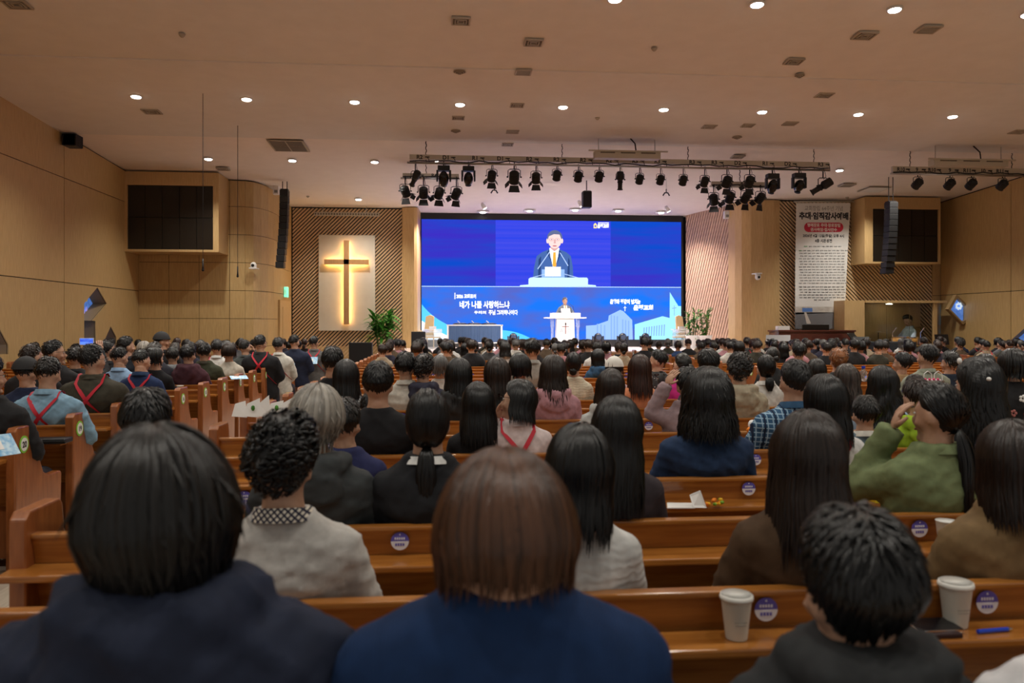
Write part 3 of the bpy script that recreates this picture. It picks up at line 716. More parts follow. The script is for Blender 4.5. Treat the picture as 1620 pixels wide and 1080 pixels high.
# hanging loudspeaker, little clamps, mics
def speaker(px, py, Y, w, h, lab, up_to=None):
    c = at(px, py, Y); t = thing('loudspeaker', lab, 'loudspeaker', c)
    MB().box((-w/2, -.14, -h/2), (w/2, .14, h/2)).build('cabinet', black, t, bevel=.012)
    MB().box((-w/2+.02, -.146, -h/2+.03), (w/2-.02, -.138, h/2-.03)).build('grille', iron, t)
    if up_to: MB().tube([(0, 0, h/2), (0, 0, up_to-c.z)], .014, 8).build('hanger', black, t); MB().box((-w*.4, -.12, h/2), (w*.4, .1, h/2+.02)).build('bracket', steel, t)
speaker(928, 316, 21.5, .24, .44, 'small black loudspeaker hanging over the stage front', zc(21.5))
for px, py, lab in ((782, 302, 'small black clamp hanging over the left half of the screen'), (1054, 306, 'small black clamp hanging over the right half of the screen')):
    c = at(px, py, 21.0); t = thing('hanging_clamp', lab, 'clamp', c)
    MB().tube([(0, 0, .12), (0, 0, .02)], .015, 6).build('stem', black, t); MB().tube([(-.09, 0, -.06), (-.04, 0, .02), (.04, 0, .02), (.09, 0, -.06)], .018, 6).build('jaw', black, t); MB().tube([(0, 0, zc(21)-c.z), (0, 0, .1)], .004, 4).build('wire', iron, t)
for px, py, Y, lab in ((321, 425, 15.0, 'left one of two hanging choir microphones on a long thin wire'), (376, 435, 17.0, 'right one of two hanging choir microphones on a long thin wire')):
    c = at(px, py, Y); t = thing('hanging_microphone', lab, 'microphone', c)
    MB().tube([(0, 0, zc(Y)-c.z), (0, 0, .16)], .006, 6).build('wire', black, t); MB().tube([(0, 0, .18), (0, 0, .04), (0, 0, 0)], [.012, .014, .020], 10).build('microphone_body', black, t, True); MB().ell((0, 0, -.02), (.024, .024, .03), 10, 6).build('capsule', iron, t, True)
# line arrays
def array(px0, px1, pt, pb, Y, lab, n, lean):
    a = at(px0, pt, Y); c = at(px1, pb, Y); w = (c.x-a.x)*.86; H = a.z-c.z; t = thing('line_array', lab, 'loudspeaker', ((a.x+c.x)/2, Y, a.z))
    for i in range(n):
        u = i/(n-1); x = lean*u*u; h = H/n
        b = MB().box((x-w/2, -.16+.10*u*u, -h*(i+1)+.006), (x+w/2, .12+.1*u*u, -h*i-.004)); b.build('array_module', black, t, bevel=.008)
    for x in (-.06, .06): MB().tube([(x, 0, 0), (x, 0, zc(Y)-a.z)], .012, 6).build('hanger', black, t)
    MB().box((-w*.45, -.1, 0), (w*.45, .1, .03)).build('fly_frame', iron, t)
array(443, 458, 301, 424, 22.2, 'tall black line-array speaker hanging beside the cross wall', 12, -.13)
array(1401.5, 1417, 320, 433, 20.5, 'tall black line-array speaker hanging in front of the right video wall', 12, -.06)
# wall cameras
def dome_cam(px, py, Y, lab, hang):
    c = at(px, py, Y); t = thing('wall_camera', lab, 'camera', c)
    MB().box((-.10, -.10, -.02 if not hang else .09), (.10, .25, .01 if not hang else .12)).build('bracket', white, t, bevel=.008)
    MB().ell((0, 0, .07 if not hang else 0), (.085, .085, .095), 16, 10).build('camera_head', white, t, True); MB().tube([(0, -.08, .07 if not hang else -.01), (0, -.1, .07 if not hang else -.01)], .04, 14).build('lens', blackgl, t, True)
    MB().tube([(0, 0, 0 if not hang else .04), (0, 0, .03 if not hang else .10)], .08, 16).build('camera_base', white, t, True)
dome_cam(401, 424, 22.0, 'white PTZ camera on a bracket left of the line-array speaker', False)
dome_cam(1199, 438, 23.5, 'white camera hanging from a bracket on the right oak pillar', True)
# exit sign
c = at(452.5, 462, -4.70/xk(452.5)); t = thing('exit_sign', 'small green lit exit sign above the left door', 'sign', c)
MB().box((-.045, -.14, -.17), (.045, .14, .17)).build('sign_case', white, t, bevel=.006)
gsm = mat('exit_green', (.1, .6, .3), .4, emit=(.25, 1, .6), es=.9)
MB().box((.046, -.125, -.155), (.052, .125, .155)).build('sign_face', gsm, t); MB().box((-.03, -.147, -.15), (.04, -.14, .15)).build('sign_face', gsm, t)
MB().ell((0, -.15, .06), (.014, .004, .02), 8, 5).build('pictogram', white, t); MB().box((-.012, -.152, -.08), (.012, -.147, .04)).build('pictogram', white, t)
# small boxes by the ceiling
for px, py, Y, lab in ((115, 221, 17.6, 'black caged loudspeaker high on the left wall'), ):
    c = lp(px, py, XL+.2); t = thing('cage_speaker', lab, 'loudspeaker', c)
    MB().box((-.14, -.17, -.16), (.14, .17, .10)).build('cabinet', black, t, bevel=.02)
    for i in range(6): MB().box((-.15, -.17+i*.062, -.15), (.146, -.155+i*.062, .09)).build('grille_bar', iron, t)
for px, py, Y, lab in ((437, 301, 23.0, 'small white box under the ceiling by the left line-array'), (1149, 340, 24.7, 'small white device at the top of the slanted wall')):
    c = at(px, py, Y); t = thing('wall_device', lab, 'device', c); MB().box((-.08, -.08, -.12), (.08, .08, .12)).build('device_body', white, t, bevel=.015); MB().box((-.04, -.09, -.08), (.05, -.08, .0)).build('vent_slot', mat('grey_slot', (.25, .26, .26), .5), t)

# ---------------- wall banner ----------------
YN = 23.55
b0 = at(1259, 320, YN); t = thing('hanging_banner', 'tall white printed anniversary banner on the right slatted wall', 'banner', at(1302, 320, YN)); O2 = t.location.copy()
def bp_(px, py, d=0): return at(px, py, YN) - O2 + Vector((0, -d, 0))
def bflat(name, pts, m, d): return MB().prism([bp_(x, y, d) for x, y in pts], (0, -.002, 0)).build(name, m, t)
bw = grain('banner_cloth', (.74, .745, .72), (.79, .795, .77), .75, (1, 1, 1), 2, bump=.003)
bflat('banner_sheet', [(1259.5, 321), (1345.5, 321), (1340, 420), (1335.5, 520), (1257.5, 520), (1258, 420)], bw, 0)
MB().tube([bp_(1256, 319), bp_(1351, 319)], .022, 8).build('rod', beige, t, True)
ink = mat('banner_ink', (.03, .03, .035), .7); inkg = mat('banner_grey_ink', (.22, .22, .22), .7); inkgr = mat('banner_green_ink', (.12, .50, .18), .7); bred = mat('banner_red', (.62, .03, .07), .6)
def btxt(s, x0, x1, y0, y1, m, bold=.02, d=.006):
    a, c = bp_(x0, y1), bp_(x1, y0); put('lettering', text_mesh(s, m, c.x-a.x, c.z-a.z, bold), t, ((a.x+c.x)/2, -d, (a.z+c.z)/2))
btxt('교회창립 64주년 기념', 1273, 1333, 326, 333, inkg, .0)
btxt('추대·임직감사예배', 1264, 1342, 336, 347, ink, .05)
rr = oval(1279, 359.5, 7, 7.5, 10, a0=90, a1=270) + oval(1327, 359.5, 7, 7.5, 10, a0=270, a1=450)
bflat('red_lozenge', rr, bred, .005)
wink = mat('banner_white_ink', (.85, .85, .83), .7)
btxt('명예장로 추대·장로장립', 1277, 1329, 353.5, 358.8, wink, .03, .010); btxt('권사취임·집사안수', 1282, 1324, 360.5, 365.6, wink, .03, .010)
btxt('2026년 4월 12일(주일) 오후 4시', 1270, 1335, 370.5, 376, ink, .03); btxt('4층 시온성전', 1289, 1316, 378, 383.5, ink, .03)
# the tiny name lists are unreadable in the photograph: rows of short dashes
r = random.Random(5)
def dashes(y, x0, x1, m):
    b = MB(); x = x0
    while x < x1 - 2:
        for q in range(3):
            xx = x + q*1.75
            a, c = bp_(xx, y+1.1), bp_(xx+1.35, y-1.1)
            if q < 3: b.box((a.x, -.008, a.z), (a.x+.006, -.004, c.z)); b.box((a.x, -.008, a.z+(c.z-a.z)*r.uniform(.2, .7)), (c.x, -.004, a.z+(c.z-a.z)*r.uniform(.72, .95)))
        x += 6.6
    b.build('print_line', m, t)
dashes(390, 1272, 1278, inkgr); dashes(390, 1280, 1332, inkg)
for i in range(13): dashes(396.5+4.3*i, 1264 + (i % 3), 1339-(i % 4)*1.5, inkg)
dashes(396.5, 1264, 1272, inkgr)
for i in range(5): dashes(454+4.2*i, 1264+(i % 3), 1336-(i % 3), ink)
dashes(474.5, 1288, 1312, ink)
crowd = grain('banner_photo_crowd', (.02, .022, .03), (.45, .45, .46), .7, (9, 1, 9), 9, bump=0, lo=.45, hi=.62)
bflat('photo_print', [(1258, 494), (1335.5, 494), (1335.5, 520), (1257.5, 520)], crowd, .004)
bflat('photo_print_wall', [(1258, 485), (1335.5, 485), (1335.5, 494), (1258, 497)], grain('banner_photo_wall', (.42, .38, .33), (.62, .60, .56), .7, (1, 1, 1), 6, bump=0), .004)
bflat('photo_print_screen', [(1269, 487), (1285, 487), (1285, 493), (1269, 493)], mat('banner_photo_blue', (.1, .22, .55), .7), .008)
bflat('photo_print_aisle', [(1272, 494), (1275, 494), (1283, 512), (1276, 512)], mat('banner_photo_aisle', (.6, .56, .5), .7), .008)

# ---------------- things on and by the stage ----------------
# podium
PY = 24.6
c = at(893.5, 500, PY); t = thing('podium', 'white church podium with a brown cross between Greek letters on the stage', 'podium', (c.x, PY, STZ)); hz = c.z - STZ
pw = mat('podium_white', (.78, .80, .80), .3); acr = mat('clear_acrylic', (.8, .9, .95), .05, trans=.75, alpha=.6)
MB().box((-.64, -.25, hz-.07), (.64, .25, hz-.035)).build('ledge', pw, t, bevel=.008); MB().box((-.44, -.22, hz-.035), (.46, .22, hz+.10)).build('desk_front', pw, t, bevel=.01)
MB().prism([(-.30, -.16, .04), (.30, -.16, .04), (.27, -.16, hz-.07), (-.27, -.16, hz-.07)], (0, .32, 0)).build('body', pw, t, bevel=.01)
MB().box((-.5, -.22, 0), (.5, .24, .05)).build('foot', pw, t, bevel=.01)
for sx in (-1, 1):
    MB().loft([(sx*.40, -.05, z, r_, r_) for z, r_ in ((.05, .07), (.12, .07), (.14, .045), (.3, .04), (hz-.35, .04), (hz-.33, .06), (hz-.28, .06), (hz-.26, .042), (hz-.2, .065), (hz-.15, .05), (hz-.07, .08))], 16).build('column', acr, t, True)
cr = mat('podium_cross_brown', (.16, .04, .03), .5); gr_ = mat('podium_letter_grey', (.25, .30, .36), .5)
MB().box((-.012, -.175, .46), (.012, -.162, .82)).build('cross_mark', cr, t); MB().box((-.11, -.176, .68), (.11, -.163, .70)).build('cross_mark', cr, t); MB().box((-.02, -.178, .74), (.02, -.162, .80)).build('cross_mark', black, t)
for s_, x in (('Α', -.13), ('Ω', .12)): put('lettering', text_mesh(s_, gr_, None, .11, .0), t, (x, -.166, .57))
MB().prism([(-.12, -.12, hz+.10), (.16, -.12, hz+.10), (.16, .0, hz+.24), (-.12, .0, hz+.24)], (0, .01, 0)).build('page_stand', white, t)
for x in (.30, .22): MB().tube([(x, 0, hz+.1), (x-.06, -.1, hz+.3), (x-.16, .1, hz+.42)], .006, 6).build('gooseneck_microphone', black, t)
# communion table with navy cloth
ty = 24.7; a = at(708, 515, ty); b_ = at(793, 515, ty)
t = thing('stage_table', 'long folding table under a draped navy cloth on the left of the stage', 'table', ((a.x+b_.x)/2, ty, STZ)); W = (b_.x-a.x)/2; Hh = a.z - STZ
MB().box((-W, -.3, Hh-.03), (W, .3, Hh)).build('tabletop', white, t, bevel=.005)
for sx in (-1, 1):
    for sy in (-1, 1): MB().tube([(sx*(W-.15), sy*.22, 0), (sx*(W-.12), sy*.22, Hh-.03)], .018, 8).build('leg', iron, t)
n = 90; vs = []; 
for i in range(n+1):
    x = -W+.02 + (2*W-.04)*i/n; yy = -.31 + .018*math.sin(i*.9)+.012*math.sin(i*.37+1)
    vs += [(x, -.31, Hh+.006), (x, yy, Hh*.55), (x, yy*1.05, Hh-.50)]
q = MB().add(vs, [(3*i+j, 3*i+3+j, 3*i+4+j, 3*i+1+j) for i in range(n) for j in (0, 1)])
o = q.build('tablecloth', mat('navy_cloth', (.05, .10, .21), .75), None, True, loc=t.location); tag(o, 'navy cloth with white edge draped over the stage table', 'tablecloth')
for z0, z1, x0, x1 in ((Hh+.0, Hh+.03, -W-.03, W+.03), (Hh-.54, Hh-.51, -W, W)): MB().box((x0, -.335, z0), (x1, -.325, z1)).build('hem', white, o)
for x in (-W+.0, W-.02): MB().box((x-.02, -.335, Hh-.54), (x+.03, -.325, Hh+.02)).build('hem', white, o)
for i, x in enumerate((-W*.52, 0, W*.55)):
    s_ = thing('offering_tray', 'dark cloth-covered tray with a white slip, %s on the stage table' % ('left', 'middle', 'right')[i], 'tray', (t.location.x+x, ty, STZ+Hh+.01), 0, 'trays on the stage table')
    MB().tube([(0, 0, 0), (0, 0, .05), (0, 0, .08)], [.22, .24, .12], 18).build('tray', mat('tray_navy', (.012, .02, .05), .5), s_, True)
    MB().box((.04, -.05, .07), (.06, .1, .16)).xf(Matrix.Rotation(R(-50), 4, 'Y')).build('slip', paper, s_)
# plants
def plant(px, pyb, pyt, Y, label, pot, sp_, seed, z0=None):
    r = random.Random(seed); bq = at(px, pyb, Y); zb = bq.z if z0 is None else z0; H = at(px, pyt, Y).z - zb
    t = thing('potted_plant', label, 'plant', (bq.x, Y, zb))
    if pot:
        MB().loft([(0, 0, z, q, q) for z, q in ((0, .15), (.02, .17), (.38, .22), (.42, .24), (.42, .19), (.36, .18))], 24).build('pot', white, t, True)
        MB().box((-.27, -.27, 0), (.27, .27, .02)).build('saucer', white, t)
    else: MB().loft([(0, 0, z, q, q) for z, q in ((0, .20), (.35, .26), (.37, .28), (.37, .2))], 20).build('pot', mat('dark_pot', (.05, .04, .035), .5), t, True)
    def leafmesh(L, wd, bend):
        m = MB(); vs = []; n = 5
        for i in range(n+1):
            u = i/n; y = L*u; z = -bend*u*u; w_ = wd*math.sin(math.pi*min(1, u*.92+.08))**.8
            vs += [(-w_, y, z+.1*w_), (0, y, z), (w_, y, z+.1*w_)]
        return m.add(vs, [(3*i+j, 3*i+3+j, 3*i+4+j, 3*i+1+j) for i in range(n) for j in (0, 1)]).mesh('leaf', leaf, True)
    kinds = [leafmesh(.24, .03, .08), leafmesh(.18, .026, .03), leafmesh(.30, .034, .14)]
    st = mat('plant_stem', (.09, .14, .03), .6)
    ns = 9 if not pot else 5
    for i in range(ns):
        a = i*2.4; rr = r.uniform(.02, .10 if pot else .16); h = H*r.uniform(.72, .93)
        x0, y0 = rr*math.cos(a), rr*math.sin(a); x1, y1 = x0+ (sp_*.25)*math.cos(a), y0+(sp_*.25)*math.sin(a)
        MB().tube([(x0, y0, .35), ((x0+x1)/2, (y0+y1)/2, h*.6), (x1, y1, h)], [.014, .012, .006], 7).build('stem', st, t, True)
        for k in range(26 if not pot else 30):
            u = r.uniform(.0, 1); zlev = h*(.60+.40*u) if (not pot or k % 4) else h*r.uniform(.42, .55); uu = (zlev-.35)/(h-.35)
            o = put('leaf', r.choice(kinds), t, (x0+(x1-x0)*uu, y0+(y1-y0)*uu, zlev))
            o.rotation_euler = (R(r.uniform(-15, 60)), 0, r.uniform(0, 6.28)); s_ = r.uniform(.8, 1.25) * (sp_/.5); o.scale = (s_, s_, s_)
plant(604, 556, 481, 24.9, 'large bushy leafy plant in front of the slatted wall left of the screen', False, .75, 3, .15)
plant(1096, 548, 484, 24.3, 'left one of two leafy plants in tall white pots right of the stage', True, .42, 5, STZ)
plant(1115, 548, 484, 24.1, 'right one of two leafy plants in tall white pots right of the stage', True, .40, 8, STZ)
# acrylic lectern + chair on both sides of the stage
def stagechair(px, Y, lab, rz):
    c = at(px, 520, Y); t = thing('stage_chair', lab, 'chair', (c.x, Y, STZ), rz); t.scale = (.78, .78, .86); lw_ = mat('light_wood_chair', (.60, .45, .25), .4); cu = mat('cream_cushion', (.62, .58, .48), .8)
    MB().box((-.26, -.26, .38), (.26, .26, .48)).build('seat', cu, t, bevel=.02); MB().prism([(-.25, .20, .48), (.25, .20, .48), (.20, .30, 1.18), (0, .31, 1.24), (-.20, .30, 1.18)], (0, .05, 0)).build('backrest', lw_, t, bevel=.01)
    for x in (-.24, .24):
        for y in (-.22, .24): MB().tube([(x, y, 0), (x, y, .4)], .025, 8).build('leg', lw_, t)
        MB().box((x-.03, -.24, .62), (x+.03, .24, .66)).build('armrest', lw_, t, bevel=.008)
stagechair(673, 25.6, 'pale wooden stage chair by the left pillar', R(-35)); stagechair(1083, 25.6, 'pale wooden stage chair behind the white pots', R(30))
def lect(px, Y, lab):
    c = at(px, 520, Y); t = thing('acrylic_lectern', lab, 'lectern', (c.x, Y, STZ))
    MB().box((-.28, -.02, .02), (.28, .02, .52)).build('front_panel', acr, t); MB().box((-.30, -.2, 0), (.30, .2, .03)).build('base', acr, t)
    MB().prism([(-.3, -.18, .50), (.3, -.18, .50), (.3, .18, .60), (-.3, .18, .60)], (0, 0, .015)).build('desk', acr, t)
    MB().box((-.26, -.1, .34), (.26, .16, .37)).build('shelf', mat('light_wood_chair'), t)
    MB().box((-.1, -.05, .61), (.12, .06, .70)).build('cup_box', white, t)
lect(684, 25.0, 'clear acrylic lectern with a wooden shelf at the left edge of the stage'); lect(1078, 24.9, 'clear acrylic lectern at the right edge of the screen')
speaker(662, 538, 24.0, .42, .52, 'black stage monitor loudspeaker left of the acrylic lectern')
speaker(571, 573.5, 21.9, .62, 1.10, 'wide black floor loudspeaker in front of the cross panel')
def floorlight(px, py, lab):
    c = at(px, py, 25.9); t = thing('floor_light', lab, 'stage light', (c.x, 25.9, STZ))
    MB().box((-.16, -.12, 0), (.16, .12, .10)).build('base', black, t, bevel=.01)
    for sx in (-1, 1): MB().box((sx*.17-.02, -.05, .08), (sx*.17+.02, .05, .38)).build('arm', black, t)
    MB().ell((0, 0, .32), (.14, .12, .16), 16, 10).build('head', blackgl, t, True); MB().tube([(0, -.11, .34), (0, -.125, .34)], .09, 16).build('lens', lens_m, t)
floorlight(946, 540, 'left one of three moving lights on the stage floor right of the podium'); floorlight(985, 540, 'middle one of three moving lights on the stage floor'); floorlight(1021, 540, 'right one of three moving lights on the stage floor')
floorlight(812, 538, 'moving light on the stage floor left of the podium')
# piano (organ console) and stands
mah = grain('mahogany', (.10, .028, .02), (.15, .045, .03), .3, (1, 8, 8), 4, coat=.4, bump=.004)
YP = 22.6; a = at(1232, 522, YP); b_ = at(1352, 522, YP)
t = thing('organ_console', 'dark red wooden organ console under the hanging banner', 'organ', ((a.x+b_.x)/2, YP, .4)); W = (b_.x-a.x)/2; H = a.z-.4
MB().box((-W, 0, 0), (W, .7, H-.05)).build('body', mah, t, bevel=.01); MB().box((-W-.03, -.04, H-.05), (W+.03, .74, H)).build('lid', mah, t, bevel=.012)
MB().box((-W+.22, -.03, .35), (W-.05, .0, H-.12)).build('front_panel', mah, t, bevel=.006); MB().box((-W+.12, -.012, .3), (-W+.16, .0, H-.1)).build('pilaster', mah, t)
MB().box((-W*.35, .05, H), (W*.35, .12, H+.16)).build('music_rack', blackgl, t, bevel=.008); MB().box((-W-.01, -.3, .28), (W+.01, 0, .36)).build('key_slip', mah, t, bevel=.01)
o = MB().box((-.18, -.1, 0), (.18, .1, .12)).build('tissue_box', white, None, bevel=.01, loc=(a.x+.25, YP+.3, .4+H)); tag(o, 'white tissue box on the left end of the organ console', 'box')
def stand(px, py, Y, lab, m, w_, rz, face=70, z0=.4):
    c = at(px, py, Y); t = thing('music_stand', lab, 'music stand', (c.x, Y, z0), rz); H = c.z - z0
    MB().box((-w_/2, -.01, -.15), (w_/2, .01, .15)).xf(Matrix.Translation((0, 0, H)) @ Matrix.Rotation(R(-face+20), 4, 'X')).build('desk', m, t, bevel=.003)
    MB().tube([(0, 0, .1), (0, 0, H)], .014, 8).build('pole', black, t)
    for k in range(3): a_ = k*2.09; MB().tube([(0, 0, .18), (.28*math.cos(a_), .28*math.sin(a_), .01)], .010, 6).build('leg', black, t)
stand(1231, 535, 20.6, 'grey metal music stand seen from behind left of the organ', mat('light_grey_metal', (.42, .43, .44), .35, metal=.3), .62, R(-25), 78, 0)
stand(1350, 533, 22.0, 'black music stand at the right end of the organ', black, .5, R(40), 60)
stand(1490, 537, 21.5, 'black perforated music stand in front of the blue glass windows', black, .46, R(10), 30)
stand(1360, 540, 21.8, 'black music stand half hidden left of the drum booth', black, .5, R(-30), 50)
# drum booth
YD = 22.9; a = at(1336, 475, YD); b_ = at(1497, 475, YD)
t = thing('drum_booth', 'oak-framed glass drum booth under the right video wall', 'booth', (a.x, YD, .4)); W = b_.x-a.x; zt = a.z-.4; gx0 = at(1368, 0, YD).x-a.x; gx1 = at(1476, 0, YD).x-a.x; hd = at(1400, 479, YD).z-.4
MB().box((0, 0, 0), (gx0, .9, zt)).build('left_wall', veneer2, t, bevel=.006); MB().box((gx0, -.05, hd), (W, .9, zt)).build('header', veneer2, t, bevel=.006)
MB().box((gx1+.02, .0, 0), (gx1+.14, .1, hd)).build('post', veneer2, t, bevel=.004)
gls = mat('booth_glass', (.72, .76, .70), .03, trans=1, ior=1.2, spec=.5)
gw = (gx1-gx0)/3
for i in range(3): MB().box((gx0+gw*i+.006, .04, .02), (gx0+gw*(i+1)-.006, .055, hd)).build('pane', gls, t)
b = MB().box((gx0, .0, 0), (gx1, .08, .03)); b.build('sill', mat('booth_sill', (.15, .15, .15), .4), t)
MB().box((gx0+.9, .3, hd-.03), (gx0+1.05, .4, hd-.02)).build('booth_lamp', glow, t)
MB().box((gx0, .80, 0), (gx1+.1, .84, hd+.05)).build('back_panel', veneer2, t)
# drum kit
DX, DY = (at(1408, 0, 23.3)).x, 23.35
def drum(x, y, z, r, h, lab, nm='drum', ax=(0, 0, 1)):
    t = thing(nm, lab, 'drum', (x, y, z)); sh = grain('drum_shell_amber', (.42, .20, .05), (.62, .34, .10), .25, (4, 4, 4), 5, bump=0)
    a_ = Vector(ax); MB().tube([(0, 0, 0), a_*h], [r, r], 22).build('shell', sh, t, True)
    for u in (0, 1): MB().tube([a_*(h*u-.012), a_*(h*u+.012)], [r+.01, r+.01], 22).build('hoop', chrome, t)
    MB().tube([a_*(h), a_*(h+.003)], [r-.005, r-.005], 22).build('drumhead', white, t)
    for k in range(6):
        q = Vector((math.cos(k*1.047), math.sin(k*1.047), 0)) if ax[2] else Vector((math.cos(k*1.047), 0, math.sin(k*1.047)))
        MB().tube([q*(r+.012)+a_*(h*.1), q*(r+.012)+a_*(h*.9)], .009, 5).build('lug', chrome, t)
    return t
z540 = at(1420, 540, 22.3).z
drum(at(1424, 0, 22.3).x, 22.3, z540-.12, .24, .26, 'left one of two amber tom drums standing before the booth glass', 'tom_drum', (0, 0, 1)); drum(at(1441, 0, 22.4).x, 22.4, z540-.12, .20, .24, 'right one of two amber tom drums standing before the booth glass', 'tom_drum')
for sx, lab in ((1412, 'thin chrome microphone stand left of the toms'), (1456, 'thin chrome stand right of the toms')):
    x = at(sx, 0, 22.3).x; t2 = thing('stand', lab, 'stand', (x, 22.3, .4)); MB().tube([(0, 0, 0), (0, 0, .95), (.12, 0, 1.1)], .012, 6).build('pole', chrome, t2)
    for k in range(3): MB().tube([(0, 0, .3), (.3*math.cos(k*2.1), .3*math.sin(k*2.1), 0)], .01, 5).build('leg', chrome, t2)
drum(DX-.15, DY, .75, .28, .40, 'big bass drum dimly visible inside the booth', 'bass_drum', (0, 1, 0)); drum(DX-.75, DY+.1, .9, .20, .26, 'floor tom inside the booth on the left', 'floor_tom')
for i, (dx_, z, lab) in enumerate(((-.95, 1.55, 'left'), (-.35, 1.35, 'middle'), (1.15, 1.5, 'right'))):
    t2 = thing('cymbal', '%s cymbal inside the drum booth' % lab, 'cymbal', (DX+dx_, DY-.1+.1*i, .4)); MB().tube([(0, 0, z-.4), (0, 0, z-.385), (0, 0, z-.36)], [.24, .1, .02], 24).build('cymbal_plate', mat('brass', (.5, .38, .15), .3, metal=1), t2, True); MB().tube([(0, 0, 0), (0, 0, z-.36)], .012, 6).build('pole', iron, t2)
# black low stage block in front of the booth
a = at(1338, 541, 21.25); b_ = at(1450, 541, 21.25); o = MB().box((a.x, 21.25, 0), (b_.x, 22.0, a.z)).build('choir_platform', mat('slate_grey', (.05, .06, .07), .4), None, bevel=.01); tag(o, 'low dark grey platform block in front of the drum booth', 'platform')

# ---------------- pews ----------------
def YR_(n): return 21.36 - .8*n
BLOCKS = {'left': (-7.7, -2.69), 'centre': (-1.5, 3.95), 'right': (5.05, 10.4), 'far right': (11.5, 15.5)}
def endmesh(th):
    P = [(.0, 0), (.0, .90), (.03, .925), (.25, .925), (.27, .90), (.285, .80), (.31, .68), (.36, .585), (.43, .55), (.60, .55), (.62, .53), (.60, .12), (.56, .06), (.56, 0)]
    return MB().prism([(0, y-.04, z) for y, z in P], (th, 0, 0)).mesh('end_panel', pewdark, False, .008)
ENDL = endmesh(.06); ENDB = {}
for nm, (x0, x1) in BLOCKS.items():
    W = x1-x0
    ENDB[nm] = dict(
        back=MB().prism([(.05, 0, .835), (.05, .03, .835), (.05, .12, .40), (.05, .09, .40)], (W-.1, 0, 0)).mesh('backrest', pew, False, .007),
        rail=MB().box((.05, -.012, .823), (W-.05, .038, .842)).mesh('top_rail', pew, False, .006),
        seat=MB().prism([(.05, .10, .405), (.05, .56, .43), (.05, .56, .46), (.05, .10, .435)], (W-.1, 0, 0)).mesh('seat', pew, False, .006),
        shelf=MB().box((.0 if nm == 'centre' else .05, -.13, .705), (W-.05, .03, .73)).mesh('book_shelf', pew, False, .007),
        kick=MB().box((.05, .10, .06), (W-.05, .13, .40)).mesh('kick_board', pewdark))
tagp = mat('tag_purple', (.11, .09, .42), .45); tagw = mat('tag_white', (.72, .70, .74), .45)
half_u = MB().prism([(.033*math.cos(R(a)), 0, .033*math.sin(R(a))) for a in range(0, 181, 12)], (0, -.002, 0)).mesh('tag_top', tagp)
half_l = MB().prism([(.033*math.cos(R(a)), 0, .033*math.sin(R(a))) for a in range(180, 361, 12)], (0, -.002, 0)).mesh('tag_bottom', tagw)
marks = MB(); 
for i in range(5): marks.box((-.019+i*.008, -.003, .006), (-.014+i*.008, -.002, .014)); marks.box((-.012+i*.005, -.003, -.006), (-.009+i*.005, -.002, -.001))
marks.box((-.002, -.003, .022), (.002, -.002, .027)); marks = marks.mesh('tag_print', mat('tag_print_white', (.8, .8, .85), .5))
marks2 = MB()
for i in range(4): marks2.box((-.017+i*.009, -.003, -.017), (-.011+i*.009, -.002, -.008))
marks2 = marks2.mesh('tag_print', tagp)
grn = mat('sticker_green', (.25, .62, .06), .5); stw = mat('sticker_white', (.85, .85, .82), .5)
ringm = MB().tube([(0, 0, 0), (.003, 0, 0)], .056, 28).mesh('sticker_ring', grn); facem = MB().tube([(.003, 0, 0), (.005, 0, 0)], .043, 28).mesh('sticker_face', stw)
NUM = {}
def nummesh(n):
    if n not in NUM:
        me = text_mesh(str(n), black, None, .042, .035); 
        a = np.empty(len(me.vertices)*3); me.vertices.foreach_get('co', a); a = a.reshape(-1, 3); b2 = np.stack([0*a[:, 0], a[:, 0], a[:, 2]], 1); me.vertices.foreach_set('co', b2.ravel()); me.update(); NUM[n] = me
    return NUM[n]
TAGX = {24: (-1.23, -.55, .905, 1.56, 2.2, 2.85, 3.5), 23: (-.15, .6, 1.86, 2.6, 3.3), 22: (-.9, -.2, 1.49, 2.3, 3.1), 21: (-.8, .2, 1.85, 2.5, 3.2)}
WORDS = 'zero one two three four five six seven eight nine ten eleven twelve thirteen fourteen fifteen sixteen seventeen eighteen nineteen twenty'.split()
